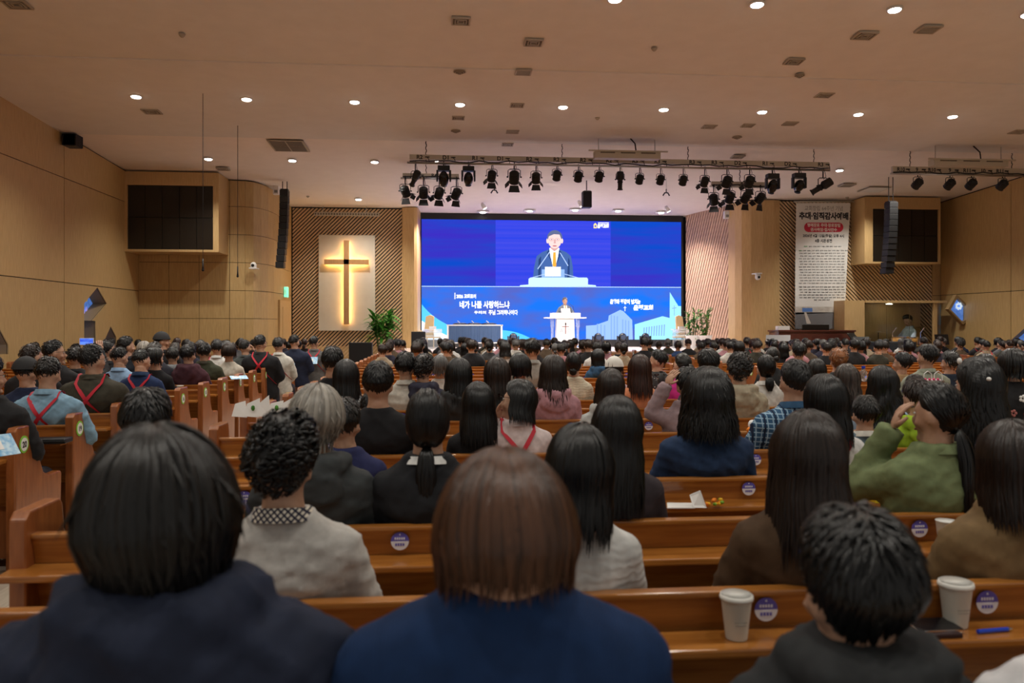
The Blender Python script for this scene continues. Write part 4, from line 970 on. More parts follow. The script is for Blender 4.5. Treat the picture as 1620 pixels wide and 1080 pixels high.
def pew_unit(n, nm):
    x0, x1 = BLOCKS[nm]; W = x1-x0; Y = YR_(n) if n < 25 else 1.10
    lab = 'varnished wooden pew in the %s block, %s' % (nm, ('row %s by the green end stickers' % WORDS[n]) if n <= 20 else ('%s row in front of the photographer' % {24: 'second', 23: 'third', 22: 'fourth', 21: 'fifth', 25: 'nearest'}[n]))
    t = thing('church_pew', lab, 'pew', (x0, Y, 0), 0, 'rows of wooden pews')
    d = ENDB[nm]
    for k_, me in (('backrest', 'back'), ('top_rail', 'rail'), ('seat', 'seat'), ('book_shelf', 'shelf'), ('kick_board', 'kick')): put(k_, d[me], t)
    eL = put('end_panel', ENDL, t, (0, 0, 0)); eR = put('end_panel', ENDL, t, (W-.06, 0, 0))
    if n <= 20 and nm == 'left':
        for me, nn_ in ((ringm, 'sticker_ring'), (facem, 'sticker_face')): put(nn_, me, eR, (.061, .06, .808))
        put('sticker_number', nummesh(n), eR, (.067, .06, .808))
    if n <= 20 and nm == 'right':
        for me, nn_ in ((ringm, 'sticker_ring'), (facem, 'sticker_face')): o = put(nn_, me, eL, (-.001, .06, .808)); o.rotation_euler = (0, 0, math.pi)
        o = put('sticker_number', nummesh(n), eL, (-.007, .06, .808)); o.rotation_euler = (0, 0, math.pi)
    if nm in ('centre', 'left'):
        xs = TAGX.get(n) if nm == 'centre' else None
        if xs is None: xs = [x0 + .55 + .62*i + .1*(n % 3) for i in range(7)]
        if n > 8:
            for x in xs:
                if nm == 'left' and n > 18: continue
                for me, q in ((half_u, 'tag_top'), (half_l, 'tag_bottom'), (marks, 'tag_print'), (marks2, 'tag_print')):
                    if n < 18 and q == 'tag_print': continue
                    put(q, me, t, (x-x0, -.004+.0, .786))
    for x in (W*.33, W*.66): MB().box((x, -.10, .60), (x+.03, .04, .705)).build('shelf_bracket', pewdark, t) if n > 18 else None
    return t
for n in range(1, 26):
    pew_unit(n, 'centre')
    if n <= 22: pew_unit(n, 'left')
    if n <= 19: pew_unit(n, 'right')
    if n <= 11: pew_unit(n, 'far right')

# ---------------- people ----------------
skin = grain('skin', (.44, .25, .165), (.52, .31, .21), .48, (1, 1, 1), 18, bump=.003, rvar=.08)
lips = mat('lips', (.35, .11, .10), .45); eyew = mat('eye_white', (.6, .58, .55), .3); eyed = mat('eye_dark', (.02, .012, .01), .15)
def cloth(col, kind='plain'):
    nm = 'cloth_%s_%02d_%02d_%02d' % (kind, *[int(min(99, c*100)) for c in col])
    if nm in MATS: return MATS[nm]
    c1 = tuple(c*.86 for c in col); c2 = tuple(min(1, c*1.1) for c in col)
    m = grain(nm, c1, c2, .82, (1, 1, 1), 24 if kind != 'knit' else 14, bump=.006, spec=.25)
    b = m.node_tree.nodes['Principled BSDF']; b.inputs['Sheen Weight'].default_value = .0
    tc = nod(m, 'ShaderNodeTexCoord')
    def wave(axis, sc, dist=0, prof='SIN'):
        wv = nod(m, 'ShaderNodeTexWave'); wv.wave_type = 'BANDS'; wv.bands_direction = axis; wv.wave_profile = prof
        wv.inputs['Scale'].default_value = sc; wv.inputs['Distortion'].default_value = dist; lk(m, tc.outputs['Object'], wv.inputs[0]); return wv
    def overlay(fac, c):
        old = b.inputs['Base Color'].links[0].from_socket; mx = nod(m, 'ShaderNodeMix'); mx.data_type = 'RGBA'; mx.inputs[6].default_value = (*c, 1); mx.inputs[7].default_value = (*c, 1)
        lk(m, old, mx.inputs[6]); lk(m, fac, mx.inputs[0]); lk(m, mx.outputs[2], b.inputs['Base Color'])
    def thr(src, v, soft=.05):
        mr = nod(m, 'ShaderNodeMapRange'); mr.inputs['From Min'].default_value = v; mr.inputs['From Max'].default_value = v+soft; lk(m, src, mr.inputs[0]); return mr.outputs[0]
    if kind == 'knit':
        wx = wave('X', 9, .6); wz = wave('Z', 12, 8); mm = nod(m, 'ShaderNodeMath'); mm.operation = 'ADD'; lk(m, wx.outputs[1], mm.inputs[0]); lk(m, wz.outputs[1], mm.inputs[1])
        bp = nod(m, 'ShaderNodeBump'); bp.inputs['Strength'].default_value = .3; bp.inputs['Distance'].default_value = .004; lk(m, mm.outputs[0], bp.inputs['Height']); lk(m, bp.outputs[0], b.inputs['Normal'])
    if kind == 'rib':
        wx = wave('X', 60, .3); bp = nod(m, 'ShaderNodeBump'); bp.inputs['Strength'].default_value = .5; bp.inputs['Distance'].default_value = .004; lk(m, wx.outputs[1], bp.inputs['Height']); lk(m, bp.outputs[0], b.inputs['Normal'])
    if kind == 'plaid':
        overlay(thr(wave('X', 11).outputs[1], .86, .1), (.28, .42, .55)); overlay(thr(wave('Z', 11).outputs[1], .86, .1), (.30, .45, .58)); overlay(thr(wave('X', 5.5).outputs[1], .9), (.01, .02, .05))
    if kind == 'stripe': overlay(thr(wave('Z', 16).outputs[1], .5, .1), (.03, .03, .04))
    if kind == 'dots':
        v = nod(m, 'ShaderNodeTexVoronoi'); v.inputs['Scale'].default_value = 45; lk(m, tc.outputs['Object'], v.inputs['Vector']); mr = nod(m, 'ShaderNodeMapRange'); mr.inputs['From Min'].default_value = .30; mr.inputs['From Max'].default_value = .22; lk(m, v.outputs[0], mr.inputs[0]); overlay(mr.outputs[0], (.5, .5, .48))
    if kind == 'check':
        mp = nod(m, 'ShaderNodeMapping'); mp.inputs['Rotation'].default_value = (0, R(45), 0); lk(m, tc.outputs['Object'], mp.inputs[0])
        for ax in 'XZ':
            wv = nod(m, 'ShaderNodeTexWave'); wv.bands_direction = ax; wv.inputs['Scale'].default_value = 24; lk(m, mp.outputs[0], wv.inputs[0]); overlay(thr(wv.outputs[1], .62, .08), (.02, .02, .04))
    return m
def hairmat(nm, col):
    k = 'hair_' + nm
    if k in MATS: return MATS[k]
    m = mat(k, col, .33, spec=.42); b = m.node_tree.nodes['Principled BSDF']
    uv = nod(m, 'ShaderNodeUVMap'); sx = nod(m, 'ShaderNodeSeparateXYZ'); lk(m, uv.outputs[0], sx.inputs[0]); wn = nod(m, 'ShaderNodeTexWhiteNoise'); wn.noise_dimensions = '1D'; lk(m, sx.outputs[0], wn.inputs['W'])
    mr = nod(m, 'ShaderNodeMapRange'); mr.inputs['To Min'].default_value = .5; mr.inputs['To Max'].default_value = 1.7; lk(m, wn.outputs[0], mr.inputs[0])
    hs = nod(m, 'ShaderNodeHueSaturation'); hs.inputs['Color'].default_value = (*col, 1); lk(m, mr.outputs[0], hs.inputs['Value']); lk(m, hs.outputs[0], b.inputs['Base Color'])
    tc = nod(m, 'ShaderNodeTexCoord'); mp = nod(m, 'ShaderNodeMapping'); mp.inputs['Scale'].default_value = (240, 240, 6); lk(m, tc.outputs['Object'], mp.inputs[0]); n = nod(m, 'ShaderNodeTexNoise'); n.inputs['Scale'].default_value = 1; lk(m, mp.outputs[0], n.inputs['Vector'])
    bp = nod(m, 'ShaderNodeBump'); bp.inputs['Strength'].default_value = .35; bp.inputs['Distance'].default_value = .002; lk(m, n.outputs[0], bp.inputs['Height']); lk(m, bp.outputs[0], b.inputs['Normal'])
    return m
HC = dict(black=(.0042, .0042, .0046), soft=(.008, .007, .0065), dark=(.014, .008, .006), brown=(.062, .026, .013), red=(.026, .009, .006), grey=(.24, .22, .19), pepper=(.07, .068, .066), ginger=(.17, .062, .018), ash=(.042, .032, .027))
HCN = dict(black='black', soft='black', dark='dark brown', brown='brown', red='reddish dark brown', grey='grey', pepper='salt-and-pepper', ginger='ginger', ash='ash brown')

def np_mesh(name, V, Q, U=None, smooth=True):
    me = bpy.data.meshes.new(name); nv, nf = len(V), len(Q)
    me.vertices.add(nv); me.vertices.foreach_set('co', np.ascontiguousarray(V, dtype=np.float32).ravel())
    me.loops.add(nf*4); me.loops.foreach_set('vertex_index', np.ascontiguousarray(Q, dtype=np.int32).ravel())
    me.polygons.add(nf); me.polygons.foreach_set('loop_start', np.arange(0, nf*4, 4, dtype=np.int32))
    if U is not None:
        l = me.uv_layers.new(name='UVMap'); l.data.foreach_set('uv', U[Q.ravel()].astype(np.float32).ravel())
    me.update(calc_edges=True); me.validate()
    if smooth: me.shade_smooth()
    return me
TM_X = [0, 50, 75, 95, 120, 150, 180]; TM_Y = [122, 118, 102, 86, 66, 56, 52]
def tmax(phi): return np.radians(np.interp(np.abs(np.degrees(phi)), TM_X, TM_Y))
def ribbons(P, wd, rg, axis=(0, -.005, .0)):
    """P (N,K,3) centre lines -> ridged tapering locks"""
    N, K, _ = P.shape
    T = np.gradient(P, axis=1); T /= np.linalg.norm(T, axis=2, keepdims=True)+1e-9
    c = np.array(axis); O_ = P - c; O_[:, :, 2] *= np.where(P[:, :, 2] < 0, .15, 1); O_ /= np.linalg.norm(O_, axis=2, keepdims=True)+1e-9
    B = np.cross(T, O_); B /= np.linalg.norm(B, axis=2, keepdims=True)+1e-9; Nn = np.cross(B, T)
    s = np.linspace(0, 1, K)[None, :, None]; w_ = wd[:, None, None]*(np.minimum(1, .35+3*s))*np.clip((1.02-s)*2.6, .06, 1)
    L_ = P - B*w_/2; M_ = P + Nn*w_*rg; R_ = P + B*w_/2
    V = np.stack([L_, M_, R_], 2).reshape(-1, 3)
    idx = (np.arange(N)[:, None]*K + np.arange(K-1)[None, :])*3
    q = []
    for a in (0, 1): q.append(np.stack([idx+a, idx+a+1, idx+a+4, idx+a+3], -1).reshape(-1, 4))
    U = np.stack([np.repeat(np.arange(N)*.618 % 7.13, K*3), np.tile(np.repeat(np.linspace(0, 1, K), 3), N)], 1)
    return V, np.concatenate(q), U
def shellgrid(P):
    N, K, _ = P.shape; idx = np.arange(N-1)[:, None]*K + np.arange(K-1)[None, :]
    Q = np.stack([idx, idx+K, idx+K+1, idx+1], -1).reshape(-1, 4); U = np.stack([np.full(N*K, 3.3), np.zeros(N*K)], 1)
    return P.reshape(-1, 3), Q, U
def join(parts):
    V, Q, U = [], [], []; n = 0
    for v, q, u in parts: V.append(v); Q.append(q+n); U.append(u); n += len(v)
    return np.concatenate(V), np.concatenate(Q), np.concatenate(U)
HCACHE = {}
def hair(style, seed=0, v=.020, L=.25, N=420, wave=.0, flare=.12, tie=-.02, width=.012, messy=.007):
    key = (style, seed, v, L, N, wave, flare, tie)
    if key in HCACHE: return HCACHE[key]
    rg = np.random.RandomState(seed+11); a, b, c = .077+v*.85, .096+v*.8, .110+v; cy = -.010; cz = .012
    low = rg.uniform(-1, 1, (3, 3))
    def lump(phi, t): return 1 + .022*np.sin(3*phi+low[0, 0]*3)*np.sin(2.2*t+low[0, 1]) + .016*np.sin(5*phi+low[1, 0]*3+2*t)
    def surf(phi, t, sh=0):
        k = lump(phi, t)
        tm = tmax(phi); e = np.clip(t/tm, 0, 1)**4
        va, vb, vc = a - v*.6*e + sh, b - v*.6*e + sh, c + sh
        # the nape narrows
        nar = 1 - .30*np.clip((t-1.57)/.6, 0, 1)
        return np.stack([va*np.sin(t)*np.sin(phi)*k*nar, -vb*np.sin(t)*np.cos(phi)*k*nar + cy + .02*np.clip((t-1.57)/.6, 0, 1), vc*np.cos(t)*k + cz], -1)
    def fall(phi0, t0, D, K, sh, ph, wv):
        s = np.linspace(0, 1, K)[None, :]; d = s*D[:, None]; Rr = (a+b+c)/3
        t = t0[:, None] + d/Rr; ph0 = np.abs(phi0)[:, None]
        lim = R(98); dec = np.clip(t/(math.pi/2), 0, 1)
        pe = np.where(ph0 > lim, lim + (ph0-lim)*(1-dec)**.8, ph0)*np.sign(phi0)[:, None]
        tt = np.minimum(t, math.pi/2); f = np.maximum(0, (t-math.pi/2)*Rr)
        k = lump(pe, tt); A, B_, C_ = a+sh[:, None], b+sh[:, None], c+sh[:, None]
        x = A*np.sin(tt)*np.sin(pe)*k; y = -B_*np.sin(tt)*np.cos(pe)*k + cy; z = C_*np.cos(tt)*k+cz - f
        x = x*((1 + flare*np.clip(f/.25, 0, 1.2)) if L >= .15 else (1 + flare*np.clip(f/max(L, .01), 0, 1.2)**1.6)) * (1 - .05*np.sin(np.clip(f/.10, 0, 1)*3.14)); y = y + np.where(f > .12, -(f-.12)*.10, 0) + .012*np.sin(np.clip(f/.12, 0, 1)*3.14)
        if L < .15: y += (.045 if flare < 0 else .02)*np.clip(f/max(L, .01), 0, 1.2)**1.6*np.where(np.cos(pe) > 0, np.cos(pe), 0)
        x += wv*np.sin(f*42+ph[:, None])*np.clip(f/.06, 0, 1); y += wv*.7*np.cos(f*37+ph[:, None]*1.7)*np.clip(f/.06, 0, 1)
        return np.stack([x, y, z], -1)
    parts = []
    if style in ('long', 'half'):
        d90 = (math.pi/2)*(a+b+c)/3
        n = 72; ph = np.linspace(-math.pi*.985, math.pi*.985, n); D = d90-.02+L*(.86+.05*rg.uniform(-1, 1, n)); K = 16
        if L < .15: D = d90 + L*((.35 if messy > .012 else .70)+.10*rg.uniform(-1, 1, n))*(1-.25*np.abs(ph)/math.pi)
        parts.append(shellgrid(fall(ph, np.full(n, .02), D, K, np.full(n, -.005), ph*0, 0)))
        ph = rg.uniform(-math.pi, math.pi, N); t0 = np.where(rg.rand(N) < .6, rg.uniform(.02, .18, N), rg.uniform(.1, 1.3, N)); D = d90 + L*(1.06 - rg.rand(N)**2*(.32 if L >= .15 else .75)) - t0*(a+b+c)/3 + rg.uniform(-.035, .018, N)
        P = fall(ph, t0, D, 11, rg.uniform(-.003, .003, N)+messy*rg.rand(N), rg.uniform(0, 6.3, N) if wave < .008 else np.round(ph*3)+rg.uniform(0, .8, N), wave+.0022)
        parts.append(ribbons(P, rg.uniform(.7, 1.6, N)*width, .38))
        if messy > .012:
            M = N; ph = rg.uniform(-math.pi, math.pi, M); t0 = rg.uniform(.05, 1.85, M); P = fall(ph, t0, rg.uniform(.05, .12, M), 8, rg.uniform(.0, .008, M), ph*7, .003)
            P[:, :, :2] *= (1 + np.linspace(0, 1, 8)**2*rg.uniform(-.10, .16, M)[:, None])[..., None]; P[:, :, 0] += np.linspace(0, 1, 8)**2*rg.normal(0, .010, M)[:, None]; parts.append(ribbons(P, rg.uniform(.8, 1.6, M)*.010, .3))
        if style == 'half':
            M = 160; ph = rg.uniform(1.0, math.pi, M)*rg.choice([-1, 1], M); tm = tmax(ph); s = np.linspace(0, 1, 10)[None, :]
            A0 = surf(ph, tm*.9, .004); tp = np.array([0, -b-.012, -.005]); P = A0[:, None]*(1-s[..., None]) + tp*s[..., None]; P = P - np.array([0, cy, cz]); rr = np.linalg.norm(P/np.array([a, b, c]), axis=2, keepdims=True); P = P/rr*(1.05) + np.array([0, cy, cz])
            parts.append(ribbons(P, rg.uniform(.7, 1.3, M)*.012, .25))
    elif style in ('short', 'perm', 'crop'):
        n = 60; K = 12; ph = np.linspace(-math.pi, math.pi, n); t = np.linspace(.02, 1, K)[None, :]*tmax(ph)[:, None]
        P = surf(np.repeat(ph[:, None], K, 1), t, -.004); parts.append(shellgrid(P))
        M = int(N*(2.6 if style != 'perm' else 1.7)); K = 5 if style != 'perm' else 9
        ph = rg.uniform(-math.pi, math.pi, M); u = np.sqrt(rg.rand(M)); t0 = u*tmax(ph)*.97; ln = rg.uniform(.028, .052, M) if style == 'short' else rg.uniform(.03, .06, M) if style == 'perm' else rg.uniform(.012, .022, M)
        s = np.linspace(0, 1, K)[None, :]; sw = rg.uniform(-.25, .25, M)+.25*np.sin(ph*2+low[2, 0])
        t = t0[:, None] + s*(ln/.115)[:, None]; pp = ph[:, None] + s*(sw*.5)[:, None]/np.maximum(.3, np.sin(t0))[:, None]
        tm = tmax(pp); t = np.minimum(t, tm+.10)
        P = surf(pp, t, -.002 + messy*s*rg.uniform(-.4, 2.2, M)[:, None])
        if style == 'perm':
            th = s*rg.uniform(4, 8, M)[:, None] + rg.uniform(0, 6, M)[:, None]; rr = .012*rg.uniform(.6, 1.3, M)[:, None]
            P = P + np.stack([rr*np.cos(th), rr*np.sin(th)*.8, rr*np.sin(th*1.1+1)], -1)
        parts.append(ribbons(P, rg.uniform(.6, 1.3, M)*(.010 if style != 'perm' else .009), .30))
    elif style in ('pony', 'bun'):
        n = 60; K = 12; ph = np.linspace(-math.pi, math.pi, n); t = np.linspace(.02, 1, K)[None, :]*(tmax(ph)*1.0)[:, None]
        parts.append(shellgrid(surf(np.repeat(ph[:, None], K, 1), t, -.004)))
        tz = tie; tt = math.acos(max(-.9, min(.9, (tz-cz)/c))); tp = surf(np.array([0.]), np.array([tt]))[0]
        M = N; ph = rg.uniform(-math.pi, math.pi, M); t0 = tmax(ph)*np.sqrt(rg.rand(M)); s = np.linspace(0, 1, 12)[None, :, None]
        A0 = surf(ph, t0, 0) - np.array([0, cy, cz]); tq = tp - np.array([0, cy, cz]); P = A0[:, None]*(1-s) + tq*s; rr = np.linalg.norm(P/np.array([a, b, c]), axis=2, keepdims=True); r0 = np.linalg.norm(A0/np.array([a, b, c]), axis=1)[:, None, None]; r1 = np.linalg.norm(tq/np.array([a, b, c]))
        P = P/rr*(r0*(1-s)+r1*s + .02*rg.rand(M)[:, None, None]) + np.array([0, cy, cz]); parts.append(ribbons(P, rg.uniform(.7, 1.4, M)*.012, .22))
        if style == 'pony':
            M = 150; s = np.linspace(0, 1, 14)[None, :]; ph = rg.uniform(0, 6.28, M); rr = np.sqrt(rg.rand(M))[:, None]; env = (.012+.028*np.sin(np.clip(s*1.15, 0, 1)*2.6)); D = L*rg.uniform(.8, 1.05, M)[:, None]
            x = tp[0] + rr*env*np.cos(ph)[:, None] + wave*np.sin(s*9+ph[:, None]); y = tp[1] - .012 - .030*np.sin(np.clip(s*2.2, 0, 1)*1.57) + rr*env*.6*np.sin(ph)[:, None] + 0*s; z = tp[2] + .012*np.sin(np.clip(s*3, 0, 1)*3.1) - D*s
            parts.append(ribbons(np.stack([x, y, z+0*x], -1), rg.uniform(.7, 1.3, M)*.011, .3, (0, tp[1], 0)))
        else:
            M = 130; s = np.linspace(0, 1, 10)[None, :]; ax = rg.normal(size=(M, 3)); ax /= np.linalg.norm(ax, axis=1)[:, None]; u_ = np.cross(ax, [0, 0, 1.]); u_ /= np.linalg.norm(u_, axis=1)[:, None]+1e-6; v_ = np.cross(ax, u_); th = (s*3.4+rg.uniform(0, 6, M)[:, None])[..., None]
            P = (u_[:, None]*np.cos(th)+v_[:, None]*np.sin(th))*.036*rg.uniform(.85, 1.05, M)[:, None, None] + tp + np.array([0, -.026, 0]); parts.append(ribbons(P, rg.uniform(.7, 1.3, M)*.012, .3, tuple(tp+np.array([0, -.026, 0]))))
    me = np_mesh('hair', *join(parts)); HCACHE[key] = me; return me

def headgeo(m):
    vs = []; fs = []; n, k_ = 26, 20
    for i in range(k_+1):
        t = math.pi*i/k_
        for k in range(n):
            p = 2*math.pi*k/n; x, y, z = math.sin(t)*math.cos(p), math.sin(t)*math.sin(p), math.cos(t)
            jw = 1 - .34*max(0, -z)**1.4; yy = y*.094*(1-.10*max(0, -z)) + (.014*max(0, -z)**2 if y > -.2 else .03*max(0, -z)**1.5); 
            if y > 0: yy = yy*.97 - .006*(1-abs(x))*max(0, z-.1) 
            vs.append((x*.0765*jw, yy, z*.116))
    for i in range(k_):
        for k in range(n): k2 = (k+1) % n; fs.append((i*n+k2, i*n+k, (i+1)*n+k, (i+1)*n+k2))
    m.add(vs, fs)
    m.tube([(0, .082, .022), (0, .096, .0), (0, .110, -.022), (0, .100, -.033)], [.006, .009, .013, .010], 8)
    for sx in (-1, 1):
        m.ell((sx*.014, .096, -.028), (.009, .011, .008), 8, 6)
        m.ell((sx*.079, -.004, -.012), (.0105, .019, .033), 10, 8, Matrix.Rotation(sx*R(-14), 3, 'Z') @ Matrix.Rotation(R(-8), 3, 'X'))
        m.ell((sx*.030, .080, .028), (.020, .010, .006), 8, 6); m.ell((sx*.045, .062, -.030), (.022, .022, .020), 8, 6)
    m.ell((0, .090, -.052), (.022, .009, .006), 10, 6); m.ell((0, .088, -.062), (.019, .009, .006), 10, 6); m.ell((0, .082, -.092), (.022, .016, .018), 10, 6)
    return m
def handgeo(m, w, d, nrm, side, curl=.5, s=1.0):
    """palm and five fingers from wrist w along d; nrm = back of the hand"""
    d = Vector(d).normalized(); nrm = Vector(nrm); nrm = (nrm - d*nrm.dot(d)).normalized(); x = d.cross(nrm)*side; w = Vector(w)
    B = Matrix((x, d, nrm)).transposed()
    m.ell(w + d*.045*s, (.040*s, .052*s, .015*s), 12, 8, B)
    for i, (ox, ln) in enumerate(((-.030, .062), (-.010, .075), (.010, .080), (.030, .070))):
        p = w + x*ox*s + d*.082*s; q = [p]; a = .15
        for k, seg in enumerate((.42, .32, .26)):
            a += curl*(.35, .55, .45)[k]; q.append(q[-1] + (d*math.cos(a) - nrm*math.sin(a))*ln*seg*s)
        m.tube([p-d*.02*s]+q, [.010*s, .0095*s, .009*s, .008*s, .005*s], 7)
    p = w + x*.030*s + d*.02*s; dd_ = (d*.75 + x*.65 - nrm*.25).normalized(); m.tube([p, p+dd_*.032*s, p+(dd_*.9+d*.3-nrm*curl*.3).normalized()*.066*s], [.014*s, .011*s, .007*s], 7)
    return m
def remesh(mb, voxel, name, m, smooth_it=2, wr=0, seed=0):
    me = mb.mesh(name); o = bpy.data.objects.new(name, me)
    md = o.modifiers.new('r', 'REMESH'); md.mode = 'VOXEL'; md.voxel_size = voxel; md.use_smooth_shade = True
    sm = o.modifiers.new('s', 'SMOOTH'); sm.iterations = smooth_it; sm.factor = .6
    out = evaluated(o); bpy.data.objects.remove(o); bpy.data.meshes.remove(me)
    out.name = name
    if wr:
        n = len(out.vertices); co = np.empty(n*3, np.float32); no = np.empty(n*3, np.float32); out.vertices.foreach_get('co', co); out.vertex_normals.foreach_get('vector', no) if hasattr(out, 'vertex_normals') else out.vertices.foreach_get('normal', no)
        co = co.reshape(-1, 3); no = no.reshape(-1, 3); rr = np.random.RandomState(seed); dsp = np.zeros(n)
        for k in range(7):
            dv = rr.normal(size=3)*np.array([.7, .7, 1.3]); dv /= np.linalg.norm(dv); fq = rr.uniform(45, 130); ph = rr.uniform(0, 6.3); d2 = rr.normal(size=3); w2 = np.sin(co@d2*9+rr.uniform(0, 6))
            dsp += (1-np.abs(np.sin(co@dv*fq*.5 + ph + w2*1.1)))**2.2*(.5+.5*np.sin(co@d2*7+ph*2))
        co += no*(dsp[:, None]*wr); out.vertices.foreach_set('co', co.astype(np.float32).ravel())
    out.materials.clear(); out.materials.append(m); out.shade_smooth(); out.update(); return out
HEADC = []
class _H:
    def xf2(s, M, out):
        if not HEADC:
            h = headgeo(MB()); h.tube([(0, .0, -.05), (0, .006, -.13)], [.055, .056], 14)
            me = remesh(h, .009, 'head', skin, 2); HEADC.append(([v.co.copy() for v in me.vertices], [tuple(p.vertices) for p in me.polygons]))
        out.add([M @ v for v in HEADC[0][0]], HEADC[0][1])
def headmesh(): return _H()
ARM = {'lap': ((.235, .20, .735), (.12, .40, .62), (-.35, .9, -.2), (0, .1, 1)),
       'fold': ((.25, .17, .74), (.03, .37, .72), (-.9, .3, .05), (.1, 1, .2)),
       'face': ((.25, .34, .88), (.125, .22, 1.16), (-.35, -.10, .9), (.8, .2, .1)),
       'mouth': ((.24, .33, .86), (.10, .30, 1.10), (-.2, -.25, .8), (.5, .8, .1)),
       'back_head': ((.29, .15, 1.02), (.16, .10, 1.24), (-.45, -.1, .8), (.7, -.5, .2)),
       'phone': ((.24, .36, 1.02), (.12, .50, 1.30), (-.2, .2, .9), (.3, -.9, .2)),
       'desk': ((.27, .14, .80), (.22, .36, .76), (-.1, 1, -.1), (0, 0, 1)),
       'drum': ((.27, .20, .78), (.15, .42, .80), (-.3, .9, .2), (0, .1, 1))}
TP = {}
def tpl(sex='m', yaw=0, pitch=0, roll=0, arms=('lap', 'lap'), kind='shirt', vox=.012, legs='sit', lean=0, bulk=1.0, seed=0, hunch=0, hdr=0):
    key = (sex, yaw, pitch, roll, arms, kind, vox, legs, lean, bulk, seed, hunch, hdr)
    if key in TP: return TP[key]
    sw = (.178 if sex == 'm' else .156)*bulk; tk = bulk*(1 if sex == 'm' else .93)
    hc = Vector((0, .09+hunch, 1.226-hdr)); pv = Vector((0, .10+hunch*.6, 1.12-hdr))
    HM = Matrix.Translation(pv) @ Euler((R(-pitch), R(roll), R(yaw)), 'ZXY').to_matrix().to_4x4() @ Matrix.Translation(hc - pv)
    def le(p): return (p[0] + lean*max(0, p[2]-.45), p[1], p[2])
    def torso(m, g=0, z0=.42, neck=True):
        K = sw/.178
        rings = [(0, .205, .42, .165*tk, .12*tk), (0, .195, .50, .178*tk, .135*tk), (0, .175, .60, .160*tk, .125*tk), (0, .152, .70, .148*tk, .115*tk), (0, .135, .80, .158*tk, .118*tk), (0, .122+hunch*.1, .90, .178*K, .115*tk), (0, .116+hunch*.2, .965, .200*K, .100*tk), (0, .114, 1.0, .198*K, .088*tk), (0, .112, 1.028, .172*K, .076*tk), (0, .108, 1.052, .128*K, .068*tk), (0, .105, 1.072, .092, .062), (0, .103, 1.088, .070, .060)]
        def bk(z, ry): return max(.015 + .21*max(0, .835-z) + ry + .024, 0)
        rings = [(r_[0], bk(r_[2], r_[4]) if r_[2] < .85 else r_[1], r_[2], r_[3], r_[4]) for r_ in rings]
        rings = [(r_[0]+lean*max(0, r_[2]-.45), r_[1], r_[2]+(g if i == len(rings)-1 else 0), r_[3]+g, r_[4]+g) for i, r_ in enumerate(rings)]
        if neck:
            for z, rr in ((1.11, .060), (1.15, .057), (1.19, .057)): rings.append((lean*(z-.45), .100+hunch*.6, z, rr, rr*1.04))
        m.loft(rings, 24)
    def limbs(m, g, hands):
        for sx, a in ((-1, arms[0]), (1, arms[1])):
            e, w_, hd, hn = ARM[a]; sh = (sx*(sw-.012), .112, .975)
            e = le((sx*e[0]*sw/.178, e[1], e[2])); w_ = le((sx*w_[0], w_[1], w_[2])); sh = le(sh)
            m.ell(sh, (.050+g*.8, .056+g*.8, .052+g*.8), 14, 10)
            mid = tuple((sh[i]*.5+e[i]*.5) for i in range(3)); ks = 1 if sex == 'm' else .9
            m.tube([sh, mid, e], [(.049*ks+g), (.047*ks+g), (.041*ks+g)], 12); m.ell(e, (.041*ks+g,)*3, 12, 8)
            m2 = tuple(e[i]*.6+w_[i]*.4 for i in range(3)); m.tube([e, m2, w_], [.040*ks+g, .038*ks+g, (.027*ks+g*1.1)], 12)
    def legsf(m, g):
        for sx in (-1, 1):
            if legs == 'sit':
                m.tube([(sx*.09, .18, .50), (sx*.10, .38, .525), (sx*.11, .60, .50)], [.082*tk+g, .072*tk+g, .056+g], 12); m.ell((sx*.11, .60, .495), (.056+g,)*3, 12, 8); m.tube([(sx*.11, .60, .50), (sx*.115, .62, .30), (sx*.12, .58, .10)], [.054+g, .050+g, .036+g], 12)
                f0 = (sx*.12, .58, .04)
            else:
                m.tube([(sx*.09, .19, .48), (sx*.095, .19, .25), (sx*.10, .19, .02)], [.088+g, .075+g, .056+g], 12); m.tube([(sx*.10, .19, .03), (sx*.10, .17, -.15), (sx*.10, .17, -.36)], [.055+g, .052+g, .036+g], 12)
                f0 = (sx*.10, .17, -.38)
            if g == 0: m.ell((f0[0], f0[1]+.06, f0[2]+.005), (.042, .12, .038), 12, 8)
    body = MB(); torso(body); limbs(body, 0, True); legsf(body, 0)
    HM2 = Matrix.Translation((lean*.78, 0, 0)) @ HM
    near_ = vox < .0105
    if near_: h0 = headgeo(MB()); h0.xf(HM2); body.add(h0.v, h0.f)
    bm_ = remesh(body, .0135 if near_ else .028, 'body', skin, 2)
    hnd = MB()
    if not near_: hm = headmesh(); hm.xf2(HM2, hnd)
    for sx, a in ((-1, arms[0]), (1, arms[1])):
        e, w_, hd, hn = ARM[a]; handgeo(hnd, le((sx*w_[0], w_[1], w_[2])), (sx*hd[0], hd[1], hd[2]), (sx*hn[0], hn[1], hn[2]), -sx, .5, 1.0 if sex == 'm' else .9)
    bm = bmesh.new(); bm.from_mesh(bm_); h2 = hnd.mesh('h', skin, True); bm.from_mesh(h2); bm.to_mesh(bm_); bm.free(); bm_.shade_smooth(); bpy.data.meshes.remove(h2)
    g = {'shirt': .013, 'tee': .011, 'jacket': .022, 'knit': .020, 'hood': .024, 'coat': .028}[kind]
    sh = MB(); torso(sh, g, neck=False); limbs(sh, g*.9, False)
